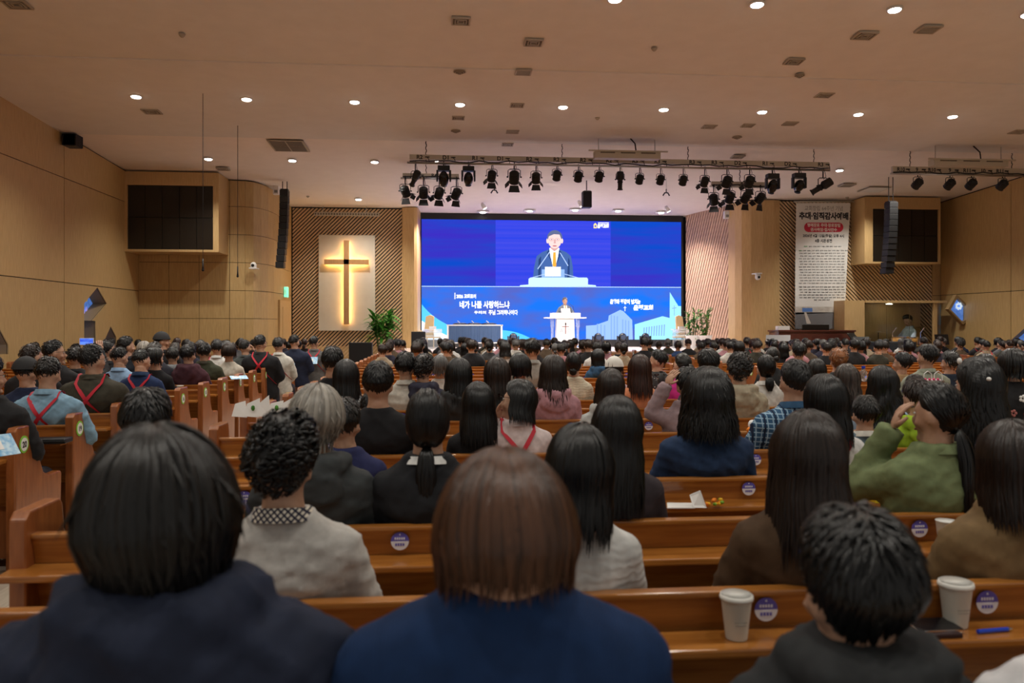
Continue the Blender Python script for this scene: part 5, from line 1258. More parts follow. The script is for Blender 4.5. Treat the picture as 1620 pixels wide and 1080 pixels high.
    if kind == 'hood':
        pts = [(-.10, .16, 1.06), (-.115, .10, 1.085), (-.085, .02, 1.075), (0, -.012, 1.06), (.085, .02, 1.075), (.115, .10, 1.085), (.10, .16, 1.06)]
        sh.tube([(p[0]+lean*.6, p[1]+hunch*.4, p[2]) for p in pts], [.022, .034, .046, .052, .046, .034, .022], 12)
        sh.ell((lean*.55, -.005+hunch*.3, 1.0), (.125, .048, .085), 18, 12)
    if kind in ('jacket', 'coat', 'shirt'):
        rr = .074 if kind == 'shirt' else .078; h = .032 if kind == 'shirt' else .022
        vs = []; fs = []; n = 28
        for zz, r_ in ((1.075, rr+.010), (1.075+h, rr), (1.077+h, rr+.007), (1.070, rr+.022)):
            for k in range(n): a_ = 2*math.pi*k/n; vs.append((r_*math.cos(a_)+lean*.62, r_*.98*math.sin(a_)+.102+hunch*.5, zz+.012*math.cos(a_-math.pi/2)*-1))
        for i in range(3):
            for k in range(n): fs.append((i*n+k, i*n+(k+1) % n, (i+1)*n+(k+1) % n, (i+1)*n+k))
        collar = MB().add(vs, fs).mesh('collar', None, True)
    else: collar = None
    if kind == 'knit': sh.tube([(.078*math.cos(a_*.2618)+lean*.6, .102+hunch*.5+.072*math.sin(a_*.2618), 1.078+.008*-math.sin(a_*.2618)) for a_ in range(25)], .012, 8, cap=False)
    shirt = remesh(sh, max(vox*1.2, .0135), 'top', cloth((.5, .5, .5)), 4 if vox < .0125 else 3, {'tee': .003, 'shirt': .005, 'jacket': .005, 'knit': .0018, 'hood': .006, 'coat': .004}[kind], seed)
    tr = MB(); tr.ell((0, .13+.13*tk, .50), (.182*tk, .13*tk, .09), 18, 10); legsf(tr, .014); trm = remesh(tr, max(.028, vox*1.4), 'trousers', cloth((.05, .05, .06)), 2, .002, seed)
    shoes = MB()
    for sx in (-1, 1):
        f0 = (sx*.12, .58, .04) if legs == 'sit' else (sx*.10, .17, -.38); shoes.ell((f0[0], f0[1]+.06, f0[2]+.002), (.050, .135, .048), 14, 8)
    shm = shoes.mesh('shoes', black, True)
    me = shirt; bv = BVHTree.FromPolygons([v.co for v in me.vertices], [p.vertices for p in me.polygons])
    TP[key] = dict(body=bm_, shirt=shirt, trousers=trm, shoes=shm, collar=collar, HM=HM2, bvh=bv, sw=sw, strap=None, lean=lean, hz=1.226-hdr+.012-pitch*.0004); return TP[key]
def strapmesh(T, both=True):
    if T['strap'] is None:
        out = []
        for sg in (-1, 1):
            path = []
            for y in (.16, .12, .08):
                r_ = T['bvh'].ray_cast(Vector((sg*.095+T['lean']*.6, y, 1.4)), Vector((0, 0, -1)));  path.append(r_[0]+Vector((0, 0, .006)) if r_[0] else None)
            for i in range(14):
                u = i/13; x = sg*(.098-.31*u)+T['lean']*(.6-.45*u); z = 1.045-.42*u
                r_ = T['bvh'].ray_cast(Vector((x, -.6, z)), Vector((0, 1, 0))); path.append(r_[0]+Vector((0, -.006-.003*(sg > 0), 0)) if r_[0] else None)
            path = [p for p in path if p is not None]
            vs = []
            for i, p in enumerate(path):
                t_ = (path[min(i+1, len(path)-1)]-path[max(i-1, 0)]).normalized(); ax = Vector((1, 0, .35*sg)); ax = (ax-t_*ax.dot(t_)).normalized(); vs += [p-ax*.014, p+ax*.014]
            out.append(MB().add(vs, [(2*i, 2*i+1, 2*i+3, 2*i+2) for i in range(len(path)-1)]).mesh('strap', redstrap, True))
        T['strap'] = out
    return T['strap']
GLM = None
def glasses():
    global GLM
    if GLM is None:
        g = MB()
        for sx in (-1, 1):
            g.tube([(sx*.033+.021*math.cos(k*.5236), .100, .010+.017*math.sin(k*.5236)) for k in range(13)], .0018, 5, cap=False); g.tube([(sx*.055, .098, .014), (sx*.080, .06, .016), (sx*.084, .0, .010)], .0018, 5)
        g.tube([(-.012, .102, .012), (.012, .102, .012)], .0018, 5); GLM = g.mesh('glasses', blackgl)
    return GLM
eyeM = MB().ell((0, 0, 0), (.012, .008, .006), 10, 6).mesh('eye', eyew, True); pupM = MB().ell((0, 0, 0), (.0055, .004, .0055), 8, 5).mesh('pupil', eyed, True)
browM = MB().tube([(-.018, 0, 0), (0, .004, .004), (.018, 0, 0)], [.002, .0035, .0015], 6).mesh('eyebrow', mat('brow', (.03, .025, .022), .8), True); mouthM = MB().ell((0, 0, 0), (.020, .005, .006), 10, 6).mesh('mouth', lips, True)
capM = {}
def capmesh(m, brim):
    c_ = MB(); vs = []; fs = []; n = 28
    for i in range(9):
        t = i/8*1.50
        for k in range(n): p = 2*math.pi*k/n; vs.append((.103*math.sin(t)*math.cos(p), .118*math.sin(t)*math.sin(p)-.008, .128*math.cos(t)+.020))
    for i in range(8):
        for k in range(n): fs.append((i*n+(k+1) % n, i*n+k, (i+1)*n+k, (i+1)*n+(k+1) % n))
    c_.add(vs, fs); c_.ell((0, -.008, .148), (.008, .008, .005), 8, 5)
    P = [(.085*math.cos(R(a)), .085*math.sin(R(a))*brim+.03, .035) for a in range(0, 181, 15)]; c_.prism(P, (0, 0, .006)); return c_.mesh('cap', m, True)
PEOPLE = []
def person(X, Yh, ztop, hs='short', hc='black', T=None, top=(.05, .05, .06), pat='plain', label='person', group='congregation seated in the pews', z0=0, rz=0, cap=None, straps=0, gl=False, face=False, hk=None, tcol=(.03, .03, .04), coll=None, far=False, name='person'):
    T = T or tpl(); s = ztop/(T['hz'] + .112 + (hk or {}).get('v', .02))
    t = thing(name, label, 'person', (X, Yh-.09*s, z0), rz, group); t.scale = (s, s, s)
    put('body', T['body'], t)
    put('top', T['shirt'], t, m=cloth(top, pat))
    if not far: put('trousers', T['trousers'], t, m=cloth(tcol)); put('shoes', T['shoes'], t)
    if T['collar'] and (coll or not far): put('collar', T['collar'], t, m=cloth(*coll) if coll else cloth(tuple(c*.9 for c in top)))
    hk = hk or {}
    HM = T['HM']
    def onhead(nm, me, off=(0, 0, 0), m=None): o = put(nm, me, t, m=m); o.matrix_local = HM @ Matrix.Translation(off); return o
    if hs: onhead('hair', hair(hs, **hk), m=hairmat(hc, HC[hc]))
    if cap is not None:
        if cap not in capM: capM[cap] = capmesh(mat('cap_%s' % cap, dict(white=(.66, .65, .60), black=(.02, .02, .022))[cap], .8), 1.0)
        onhead('cap', capM[cap])
    if straps:
        for q in strapmesh(T)[:straps]: put('strap', q, t)
    if face or gl:
        for sx in (-1, 1):
            e = onhead('eye', eyeM, (sx*.032, .081, .010)); p = put('pupil', pupM, e, (0, .006, 0)); onhead('eyebrow', browM, (sx*.033, .086, .033))
        onhead('mouth', mouthM, (0, .096, -.057))
    if gl: onhead('glasses', glasses())
    PEOPLE.append((X, Yh)); return t

# ---------------- the congregation ----------------
BLK = mat('x', (0, 0, 0)) and None
def P(n, px, pyt, hs, hc, top, label, dy=0, **k):
    Yh = YR_(n) + .11 + dy if n < 25 else 1.19 + dy
    X = fx(px, Yh); zt = at(px, pyt, Yh).z
    return person(X, Yh, zt, hs, hc, top=top, label=label, **k), X, Yh
T_ = tpl
NV = .009
# nearest pew
P(25, 258, 690, 'long', 'soft', (.019, .025, .048), 'person with shaggy black hair in a dark navy hooded jacket, nearest on the left', dy=.06, T=T_('m', 4, 3, -3, kind='hood', vox=NV, bulk=1.2, seed=1, hdr=.05), hk=dict(v=.012, L=.12, N=900, seed=3, width=.008, messy=.018, flare=-.42, wave=.004))
P(25, 800, 724, 'long', 'brown', (.010, .032, .10), 'woman with long straight brown hair in a royal navy ribbed sweater, nearest in the middle', pat='rib', T=T_('f', 0, 12, 0, kind='tee', vox=NV, bulk=1.22, seed=2, hdr=.10), hk=dict(v=.022, L=.055, N=1100, seed=5, width=.008, flare=.0, messy=.004))
P(25, 1360, 803, 'short', 'black', (.030, .032, .034), 'person with short thick black hair in a charcoal hooded top, nearest on the right', dy=.06, T=T_('m', 5, 6, 0, kind='hood', vox=NV, bulk=.98, seed=3, hdr=.045), hk=dict(v=.030, N=750, seed=7, messy=.007))
P(25, 1765, 770, 'bob' if False else 'short', 'black', (.70, .70, .72), 'person in a white shirt cut off by the right edge of the photo', T=T_('m', 0, 0, 0, kind='shirt', vox=NV, bulk=1.15, seed=4), hk=dict(v=.02, N=300, seed=1))
# second pew
P(24, 447, 652, 'perm', 'black', (.50, .48, .45), 'person with curly black hair in a pale sweater with a checked collar', T=T_('m', -8, 4, 0, kind='shirt', vox=NV, bulk=1.03, seed=5), hk=dict(v=.034, N=520, seed=2), coll=((.66, .60, .50), 'check'))
P(24, 913, 674, 'long', 'black', (.62, .62, .60), 'woman with long glossy black hair in a white cable-knit vest over light blue', pat='knit', T=T_('f', -4, 4, 4, kind='knit', vox=NV, bulk=1.0, seed=6), hk=dict(v=.024, L=.21, N=800, seed=9, width=.009, flare=.02), coll=((.22, .38, .60), 'plain'))
P(24, 1277, 652, 'long', 'dark', (.075, .042, .022), 'woman with long dark brown hair in a brown wool coat', T=T_('f', 0, 2, 0, kind='coat', vox=NV, bulk=1.1, seed=7), hk=dict(v=.030, L=.30, N=900, seed=11, width=.009, flare=.22, messy=.008))
P(24, 1603, 668, 'long', 'dark', (.19, .12, .055), 'woman with dark brown shoulder-length hair in a tan jacket at the right edge', T=T_('f', -6, 3, 0, kind='coat', vox=NV, bulk=1.12, seed=8), hk=dict(v=.024, L=.19, N=700, seed=12, flare=.05))
# third pew
P(23, 232, 612, 'short', 'black', (.012, .012, .014), 'man with short black hair in dark clothes, half hidden behind the nearest left person', T=T_('m', -6, 6, 0, kind='jacket', vox=.011, seed=9), hk=dict(v=.022, N=420, seed=4, messy=.005))
P(23, 496, 612, 'long', 'grey', (.045, .05, .052), 'grey-haired person in a charcoal hooded jacket behind the curly-haired one', T=T_('m', 0, 4, 4, kind='hood', vox=.011, seed=10), hk=dict(v=.018, L=.07, N=600, seed=6, messy=.013, flare=-.3))
P(23, 677, 614, 'pony', 'black', (.016, .017, .020), 'woman with a low black ponytail in a black vest over a white shirt', T=T_('f', -3, 2, 0, kind='jacket', vox=.010, bulk=1.08, seed=11), hk=dict(v=.016, L=.22, N=500, seed=3, tie=-.085), coll=((.70, .70, .68), 'plain'))
P(23, 972, 628, 'long', 'black', (.040, .032, .038), 'woman with very long black hair and a visible parting in a plum-grey top', T=T_('f', 4, 5, 4, kind='knit', vox=.010, bulk=1.05, seed=12), hk=dict(v=.022, L=.33, N=700, seed=14, flare=.14))
P(23, 1486, 604, 'pony', 'black', (.16, .20, .095), 'woman with a low ponytail in a green jacket holding her hand to her face', T=T_('f', 32, 4, 0, arms=('face', 'lap'), kind='coat', vox=.010, bulk=1.12, seed=13), hk=dict(v=.018, L=.36, N=500, seed=8, tie=-.05, wave=.006), face=True, straps=0)
P(23, 1660, 640, 'long', 'soft', (.02, .02, .022), 'person in black at the far right of the third pew', T=T_('f', 0, 0, 0, kind='knit', seed=2), hk=dict(v=.024, L=.2, seed=2))
# fourth pew
P(22, 545, 628, 'short', 'soft', (.022, .026, .085), 'person in a dark blue sweater between the grey-haired one and the ponytail', T=T_('f', -20, 4, 0, kind='knit', vox=.012, bulk=1.1, seed=14), hk=dict(v=.024, N=380, seed=9, messy=.005), tcol=(.03, .03, .05))
P(22, 1120, 584, 'long', 'black', (.018, .038, .090), 'woman with bushy black shoulder-length hair in a navy blue shirt', T=T_('f', 0, 3, 0, kind='shirt', vox=.011, bulk=1.28, seed=15), hk=dict(v=.042, L=.20, N=900, seed=15, messy=.014, flare=.28, wave=.006))
P(22, 1307, 593, 'long', 'black', (.62, .61, .59), 'woman with long black hair in a white jacket with a red strap', T=T_('f', 0, 2, -2, kind='jacket', vox=.011, bulk=1.08, seed=16), hk=dict(v=.026, L=.24, N=600, seed=17), straps=2)
P(22, 1545, 566, 'half', 'black', (.025, .022, .024), 'woman with half-up black hair and a pearl clip in black', T=T_('f', 28, 2, 0, kind='knit', vox=.011, bulk=1.1, seed=17), hk=dict(v=.026, L=.32, N=600, seed=18, flare=.2, wave=.006), face=True)
# fifth pew
P(21, 598, 570, 'short', 'black', (.012, .012, .013), 'young man with neat black hair and visible ears in a black T-shirt', T=T_('m', -2, 3, 0, kind='tee', vox=.010, bulk=1.08, seed=18), hk=dict(v=.020, N=520, seed=10, messy=.004))
P(21, 757, 605, 'long', 'black', (.016, .016, .018), 'woman with straight black hair to her shoulder blades in black', T=T_('f', 0, 3, 0, kind='tee', vox=.012, seed=19), hk=dict(v=.024, L=.26, N=600, seed=20, flare=.22))
P(21, 836, 601, 'long', 'black', (.60, .50, .49), 'woman in glasses leaning left in pale pink with red straps, hand at mouth', T=T_('f', 68, 12, 8, arms=('mouth', 'lap'), kind='coat', vox=.010, bulk=1.06, lean=-.12, seed=20), hk=dict(v=.022, L=.15, N=600, seed=21), straps=2, gl=True)
P(21, 1257, 567, 'short', 'black', (.030, .085, .17), 'man with short black hair in a blue plaid shirt', pat='plaid', T=T_('m', 14, 2, 0, kind='shirt', vox=.010, bulk=1.12, seed=21), hk=dict(v=.022, N=500, seed=22, messy=.004), face=True)
P(21, 1369, 625, 'short', 'soft', (.13, .20, .25), 'child with short black hair in a grey-blue top with a white collar', T=T_('f', 6, 4, 0, kind='shirt', vox=.012, bulk=.92, seed=22), hk=dict(v=.022, N=380, seed=23), coll=((.6, .58, .52), 'plain'))
P(21, 1455, 600, 'short', 'dark', (.30, .46, .03), 'child in a neon green jacket behind the green-jacket woman', T=T_('f', 10, 18, 0, kind='hood', vox=.013, bulk=.95, seed=23), hk=dict(v=.02, N=260, seed=24))
P(21, 1560, 612, 'long', 'soft', (.03, .025, .025), 'woman with a dark shawl of hair beside the half-up clip', T=T_('f', -4, 0, 0, kind='coat', seed=2), hk=dict(v=.024, L=.3, seed=4)) if False else None
# sixth pew
P(20, 1089, 580, 'short', 'black', (.30, .22, .235), 'person in a mauve-grey jacket with a hand raised to the back of the head', T=T_('f', 4, 8, 0, arms=('back_head', 'lap'), kind='jacket', vox=.012, bulk=1.05, seed=24), hk=dict(v=.022, N=380, seed=25))
P(20, 1396, 579, 'long', 'black', (.27, .38, .52), 'woman with long wavy black hair in a light blue top with red straps', T=T_('f', 6, 2, 0, kind='shirt', vox=.013, bulk=1.08, seed=25), hk=dict(v=.028, L=.32, N=520, seed=26, wave=.010, flare=.3), straps=2)
P(20, 964, 584, 'long', 'dark', (.42, .43, .42), 'woman with long dark brown hair in a pale grey hooded top', T=T_('f', 0, 2, 4, kind='hood', vox=.013, bulk=1.05, seed=26), hk=dict(v=.026, L=.24, N=480, seed=27, flare=.15))
P(20, 1010, 640, 'short', 'black', (.03, .03, .035), 'small child low behind the parted-hair woman', T=T_('f', 0, 4, 0, kind='knit', seed=2), hk=dict(v=.02, N=260, seed=4)) if False else None
P(19, 1450, 592, 'short', 'dark', (.12, .09, .06), 'boy with brown hair behind the green jacket', T=T_('f', 0, 10, 0, kind='tee', seed=2), hk=dict(v=.020, N=260, seed=24))
# seventh pew (row marked 19)
G = [
 (19, 875, 562, 'long', 'dark', (.44, .235, .27), 'woman with long dark brown hair in a dusty pink top', dict(sex='f', kind='hood', bulk=1.08), dict(v=.028, L=.26, flare=.2, wave=.004), {}),
 (19, 726, 567, 'long', 'black', (.03, .03, .033), 'woman with long black hair in black, left of the matching pair', dict(sex='f', kind='hood', bulk=1.05), dict(v=.030, L=.24, flare=.12), {}),
 (19, 787, 566, 'long', 'dark', (.035, .03, .03), 'woman with long black-brown hair in dark clothes, right of the matching pair', dict(sex='f', kind='coat', bulk=1.05), dict(v=.028, L=.20, flare=.1), {}),
 (19, 1170, 557, 'perm', 'soft', (.38, .33, .24), 'person with fluffy permed hair in a beige hooded fleece', dict(sex='m', kind='hood', bulk=1.05), dict(v=.032), {}),
 (19, 1340, 576, 'long', 'ash', (.02, .02, .02), 'woman with long ash brown hair in a black top', dict(sex='f', kind='tee'), dict(v=.026, L=.24, flare=.15, wave=.005), {}),
 (19, 547, 569, 'long', 'black', (.10, .11, .12), 'woman with long black hair in a grey checked jacket', dict(sex='f', kind='jacket'), dict(v=.024, L=.22, flare=.1), dict(pat='dots')),
 (19, 1602, 552, 'long', 'black', (.02, .02, .022), 'person with long black hair in black with bright flower prints', dict(sex='f', kind='knit', bulk=1.15), dict(v=.032, L=.14, wave=.008), {}),
 (20, 588, 618, 'short', 'black', (.58, .54, .48), 'person in a cream top with a red strap just behind the black T-shirt', dict(sex='f', kind='tee', bulk=1.1), dict(v=.018), dict(straps=2)),
 (18, 642, 556, 'short', 'black', (.52, .49, .43), 'man with short black hair in a beige shirt', dict(sex='m', kind='shirt', yaw=-12), dict(v=.020), {}),
 (18, 526, 547, 'short', 'black', (.014, .014, .016), 'man with short black hair in a black T-shirt printed with white letters', dict(sex='m', kind='tee', bulk=1.05), dict(v=.022), {}),
 (17, 973, 565, 'long', 'soft', (.42, .28, .30), 'person in a white baseball cap and a pale pink top', dict(sex='f', kind='knit', yaw=-25), dict(v=.010, L=.08), dict(cap='white')),
 (18, 1012, 561, 'long', 'red', (.62, .24, .12), 'woman with very long reddish dark brown hair in an orange top', dict(sex='f', kind='knit'), dict(v=.026, L=.28, flare=.12), {}),
 (18, 822, 559, 'long', 'black', (.50, .07, .10), 'woman with a black bob in a coral red top', dict(sex='f', kind='tee'), dict(v=.026, L=.10), dict(straps=1)),
 (18, 1120, 550, 'short', 'black', (.05, .05, .06), 'person with large smooth black hair left of the fluffy perm', dict(sex='m', kind='tee', bulk=1.1), dict(v=.034), {}),
 (17, 1084, 558, 'pony', 'soft', (.62, .04, .28), 'woman with a tied-back ponytail in a bright magenta top', dict(sex='f', kind='knit', yaw=24, lean=-.05), dict(v=.018, L=.20, tie=.02), dict(face=True)),
 (18, 1212, 560, 'pony', 'black', (.62, .60, .56), 'woman with a low black ponytail in a white blouse', dict(sex='f', kind='shirt'), dict(v=.020, L=.14, tie=-.07), {}),
 (18, 669, 560, 'perm', 'soft', (.03, .035, .05), 'person with tight curls in a dark padded jacket', dict(sex='m', kind='hood'), dict(v=.026), {}),
 (16, 696, 562, 'long', 'pepper', (.50, .48, .44), 'woman with greying wavy hair in a pale top', dict(sex='f', kind='tee'), dict(v=.024, L=.12, wave=.007), {}),
 (17, 908, 556, 'bun', 'black', (.55, .50, .38), 'woman with a low bun in a cream knitted sweater', dict(sex='f', kind='knit', yaw=-14), dict(v=.016, tie=-.07), dict(pat='knit')),
 (17, 1292, 568, 'long', 'soft', (.03, .03, .03), 'woman with wavy black hair left of the ginger-haired one', dict(sex='f', kind='tee'), dict(v=.026, L=.12, wave=.006), {}),
 (16, 1326, 550, 'perm', 'ginger', (.03, .03, .03), 'woman with curly ginger hair in black', dict(sex='f', kind='tee'), dict(v=.040), {}),
 (16, 1427, 556, 'short', 'black', (.36, .23, .12), 'person in glasses with curly black hair and a camel top', dict(sex='f', kind='tee', yaw=38), dict(v=.030), dict(gl=True)),
 (17, 1467, 543, 'short', 'black', (.25, .27, .21), 'man with neat black hair in a grey-green jacket', dict(sex='m', kind='shirt', yaw=22, bulk=1.15), dict(v=.024), dict(face=True)),
 (16, 1503, 555, 'perm', 'soft', (.02, .03, .05), 'person with frizzy dark curls beside the grey-green jacket', dict(sex='f', kind='tee', yaw=35), dict(v=.034), dict(face=True)),
 (16, 1040, 552, 'short', 'black', (.05, .05, .05), 'man seen in profile in a black and white patterned jacket', dict(sex='m', kind='jacket', yaw=62), dict(v=.020), dict(pat='dots', face=True)),
 (16, 1560, 560, 'long', 'soft', (.02, .02, .025), 'woman with frizzy black hair behind the pearl clip', dict(sex='f', kind='coat'), dict(v=.034, L=.12, wave=.006), {}),
 (15, 842, 534, 'short', 'black', (.33, .32, .29), 'tall man with short black hair in a light grey shirt', dict(sex='m', kind='shirt'), dict(v=.022), {}),
 (15, 1222, 548, 'bun', 'soft', (.03, .03, .03), 'woman with a bun tied with white in the right block', dict(sex='f', kind='tee'), dict(v=.018, tie=-.02), {}),
 (14, 1264, 540, 'short', 'black', (.50, .46, .40), 'person in a cream top with a crossed red strap in the right block', dict(sex='m', kind='tee'), dict(v=.028), dict(straps=2)),
 (8, 1020, 532, 'short', 'black', (.012, .012, .014), 'person in black sitting alone in front of the stage', dict(sex='m', kind='tee', bulk=1.1), dict(v=.022), {}),
 (13, 948, 552, 'long', 'black', (.03, .08, .16), 'woman with black hair in a denim blue jacket turned sideways', dict(sex='f', kind='hood', yaw=-50), dict(v=.024, L=.16), dict(face=True)),
 # left block
 (19, 74, 564, 'crop', 'soft', (.22, .37, .50), 'man with short black hair in a light denim shirt with red crossed straps', dict(sex='m', kind='shirt', bulk=1.15, vox=.010, pitch=14, yaw=-8), dict(v=.016), dict(straps=2, near=1)),
 (18, 147, 543, 'crop', 'black', (.050, .045, .032), 'man in glasses in an olive brown jacket with red crossed straps', dict(sex='m', kind='coat', bulk=1.15, vox=.010, yaw=-32), dict(v=.018), dict(straps=2, gl=True, near=1)),
 (20, -20, 562, 'perm', 'black', (.02, .021, .023), 'man with curly black hair in a black suit at the left edge', dict(sex='m', kind='jacket', bulk=1.0, vox=.012, yaw=-40), dict(v=.022), dict(gl=True, near=1)),
 (18, 42, 566, 'crop', 'soft', (.02, .03, .07), 'man in a black cap and navy top behind the denim shirt', dict(sex='m', kind='tee', yaw=-20), dict(v=.008), dict(cap='black')),
 (16, 86, 537, 'crop', 'black', (.02, .02, .024), 'man in glasses and a dark suit looking right', dict(sex='m', kind='jacket', yaw=-58), dict(v=.016), dict(gl=True)),
 (17, 50, 543, 'crop', 'dark', (.02, .02, .024), 'balding man in a dark suit left of the one in glasses', dict(sex='m', kind='jacket', yaw=-25), dict(v=.006), {}),
 (16, 222, 552, 'crop', 'black', (.018, .035, .10), 'man in a navy jersey with red crossed straps looking down', dict(sex='m', kind='shirt', yaw=-30, pitch=22), dict(v=.016), dict(straps=2, face=True)),
 (15, 188, 548, 'crop', 'black', (.28, .44, .66), 'man in a light blue shirt bending forward', dict(sex='m', kind='shirt', yaw=-30, pitch=18), dict(v=.018), {}),
 (15, 118, 548, 'crop', 'black', (.02, .02, .025), 'man in a dark suit raising a phone to film the stage', dict(sex='m', kind='jacket', arms=('lap', 'phone')), dict(v=.018), {}),
 (15, 245, 549, 'long', 'black', (.015, .015, .018), 'woman with black hair in black beside the navy jersey', dict(sex='f', kind='tee', yaw=-35), dict(v=.018, L=.10), dict(face=True)),
 (14, 298, 544, 'short', 'black', (.065, .025, .035), 'young man in glasses in a maroon and white hooded jacket', dict(sex='m', kind='hood', yaw=-20), dict(v=.022), dict(gl=True)),
 (13, 273, 548, 'short', 'soft', (.16, .17, .18), 'person in a grey hooded top left of the maroon jacket', dict(sex='f', kind='hood'), dict(v=.02), {}),
 (12, 362, 543, 'long', 'dark', (.50, .47, .40), 'woman with a dark brown bob in a cream knit top', dict(sex='f', kind='tee', bulk=1.1), dict(v=.030, L=.08), {}),
 (13, 323, 541, 'short', 'black', (.045, .05, .03), 'person in a dark olive jacket right of the maroon one', dict(sex='m', kind='coat'), dict(v=.022), {}),
 (11, 412, 529, 'crop', 'black', (.016, .017, .02), 'man in glasses in a black suit with red crossed straps', dict(sex='m', kind='jacket', yaw=-22, bulk=1.2), dict(v=.018), dict(straps=2, gl=True)),
 (10, 441, 533, 'crop', 'black', (.56, .55, .50), 'man in a white shirt with a red strap', dict(sex='m', kind='shirt', yaw=-18), dict(v=.018), dict(straps=1)),
 (8, 466, 529, 'crop', 'black', (.018, .024, .05), 'broad man in a navy suit near the left aisle', dict(sex='m', kind='jacket', yaw=-28, bulk=1.2), dict(v=.018), dict(face=True)),
 (7, 497, 531, 'crop', 'black', (.13, .13, .13), 'man in a grey suit with red straps nearest the cross wall', dict(sex='m', kind='jacket', yaw=-24), dict(v=.018), dict(straps=2)),
 (10, 388, 537, 'crop', 'soft', (.06, .07, .07), 'man with hands raised to his face in a dark grey suit', dict(sex='m', kind='jacket', yaw=-35, arms=('lap', 'face')), dict(v=.018), {}),
 (11, 343, 536, 'crop', 'black', (.56, .56, .54), 'man in a white shirt behind the cream knit top', dict(sex='m', kind='shirt'), dict(v=.022), dict(straps=1)),
 (11, 257, 526, 'crop', 'black', (.015, .015, .018), 'man in a black baseball cap facing right', dict(sex='m', kind='jacket', yaw=-70), dict(v=.006), dict(cap='black', face=True)),
 (13, 200, 531, 'crop', 'black', (.02, .025, .035), 'man with swept black hair in a dark suit near the hexagon window', dict(sex='m', kind='jacket', yaw=-45), dict(v=.020), dict(face=True)),
 (14, 170, 537, 'crop', 'black', (.02, .02, .024), 'man in a dark suit right of the raised phone', dict(sex='m', kind='jacket', yaw=-38), dict(v=.018), dict(face=True)),
 (12, 228, 540, 'long', 'grey', (.06, .06, .05), 'grey-haired person in the left block behind the navy jersey', dict(sex='f', kind='tee'), dict(v=.018, L=.03), {}),
 (14, 246, 540, 'crop', 'pepper', (.03, .035, .04), 'grey-templed man in the left block under the black cap', dict(sex='m', kind='jacket', yaw=-40), dict(v=.014), dict(face=True)),
]
for i, (n, px, pyt, hs, hc, top, lab, tk, hk, kw) in enumerate(G):
    kw = dict(kw); near = kw.pop('near', 0)
    tk = dict(tk); tk.setdefault('vox', .013 if n > 17 else .019); tk.setdefault('seed', i % 5); tk.setdefault('pitch', 3)
    hk = dict(hk); hk['seed'] = i; hk.setdefault('N', 260 if n > 17 else 160)
    pp, _, _ = P(n, px, pyt, hs, hc, top, lab, T=tpl(**tk), hk=hk, **kw)
    if 'printed with white' in lab: put('shirt_lettering', text_mesh('BL', white, None, .045, .03), pp, (.07, -.045, .85))
    if 'flower prints' in lab:
        for q, (x, z, cc) in enumerate(((-.10, .86, lips), (.02, .84, redstrap), (.10, .92, white), (-.02, .98, white), (-.14, .80, white), (.14, .80, redstrap))):
            for k_ in range(5): MB().ell((x+.02*math.cos(k_*1.257), -.052, z+.02*math.sin(k_*1.257)), (.015, .006, .013), 7, 4).build('flower_print', cc, pp, True)
# the phone held up on the left
c = at(137, 540, 9.75); t = thing('smartphone', 'phone held up high on the left, its lit screen showing the stage', 'phone', c); t.rotation_euler = (0, 0, R(8))
MB().box((-.078, -.004, -.040), (.078, .006, .040)).build('case', white, t, bevel=.002); MB().box((-.070, -.0055, -.036), (.070, -.004, .036)).build('phone_screen', stripes('phone_picture', (.02, .05, .6), (.12, .25, .8), 30, .9, 8), t)
# pearl clip, cap prints, shirt print
def small(name, px, py, Y, m, r_, lab, cat, sc=(1, 1, 1)):
    o = MB().ell((0, 0, 0), (r_*sc[0], r_*sc[1], r_*sc[2]), 10, 7).build(name, m, None, True, loc=at(px, py, Y)); return tag(o, lab, cat)
# fill the rest of the rows
rnd = random.Random(21)
FT = [dict(sex='m', kind='jacket'), dict(sex='m', kind='shirt', yaw=8), dict(sex='f', kind='tee'), dict(sex='f', kind='knit', yaw=-10), dict(sex='f', kind='jacket', yaw=12, pitch=8), dict(sex='m', kind='tee', pitch=10)]
FT = [tpl(**dict(d, vox=.022, seed=i)) for i, d in enumerate(FT)]
FH = [('short', dict(v=.022, N=150)), ('short', dict(v=.026, N=150)), ('crop', dict(v=.016, N=150)), ('long', dict(v=.024, L=.20, N=150)), ('long', dict(v=.026, L=.12, N=150)), ('long', dict(v=.030, L=.09, N=150, wave=.006)), ('perm', dict(v=.030, N=150)), ('bun', dict(v=.016, tie=-.06, N=150)), ('pony', dict(v=.017, L=.16, tie=-.02, N=150))]
FHN = {'short': 'short', 'crop': 'cropped', 'perm': 'curly', 'bun': 'tied-up', 'pony': 'ponytailed'}
COLS = [((.018, .018, .02), 'black'), ((.02, .02, .022), 'black'), ((.018, .018, .02), 'black'), ((.03, .035, .05), 'dark navy'), ((.05, .05, .052), 'charcoal'), ((.50, .48, .44), 'off-white'), ((.60, .60, .58), 'white'), ((.12, .12, .13), 'grey'), ((.03, .06, .15), 'blue'), ((.32, .26, .18), 'beige'), ((.40, .20, .23), 'pink'), ((.10, .07, .045), 'brown'), ((.02, .02, .025), 'black'), ((.04, .04, .03), 'dark olive')]
rows = []
for n in range(1, 17):
    y = YR_(n)+.11
    rows.append(('centre', n, y, -1.1, 3.7, .93 if n < 14 else .8))
    rows.append(('right', n, y, 5.4, 10.1, .85 if n < 15 else .75))
    if n <= 10: rows.append(('far right', n, y, 11.9, 15.2, .8))
    if n <= 10: rows.append(('left', n, y, -7.3, -3.9 if n > 4 else -3.2, .62))
rows.append(('right', 18, YR_(18)+.11, 6.3, 7.6, .8)); rows.append(('right', 17, YR_(17)+.11, 7.0, 8.2, .8))
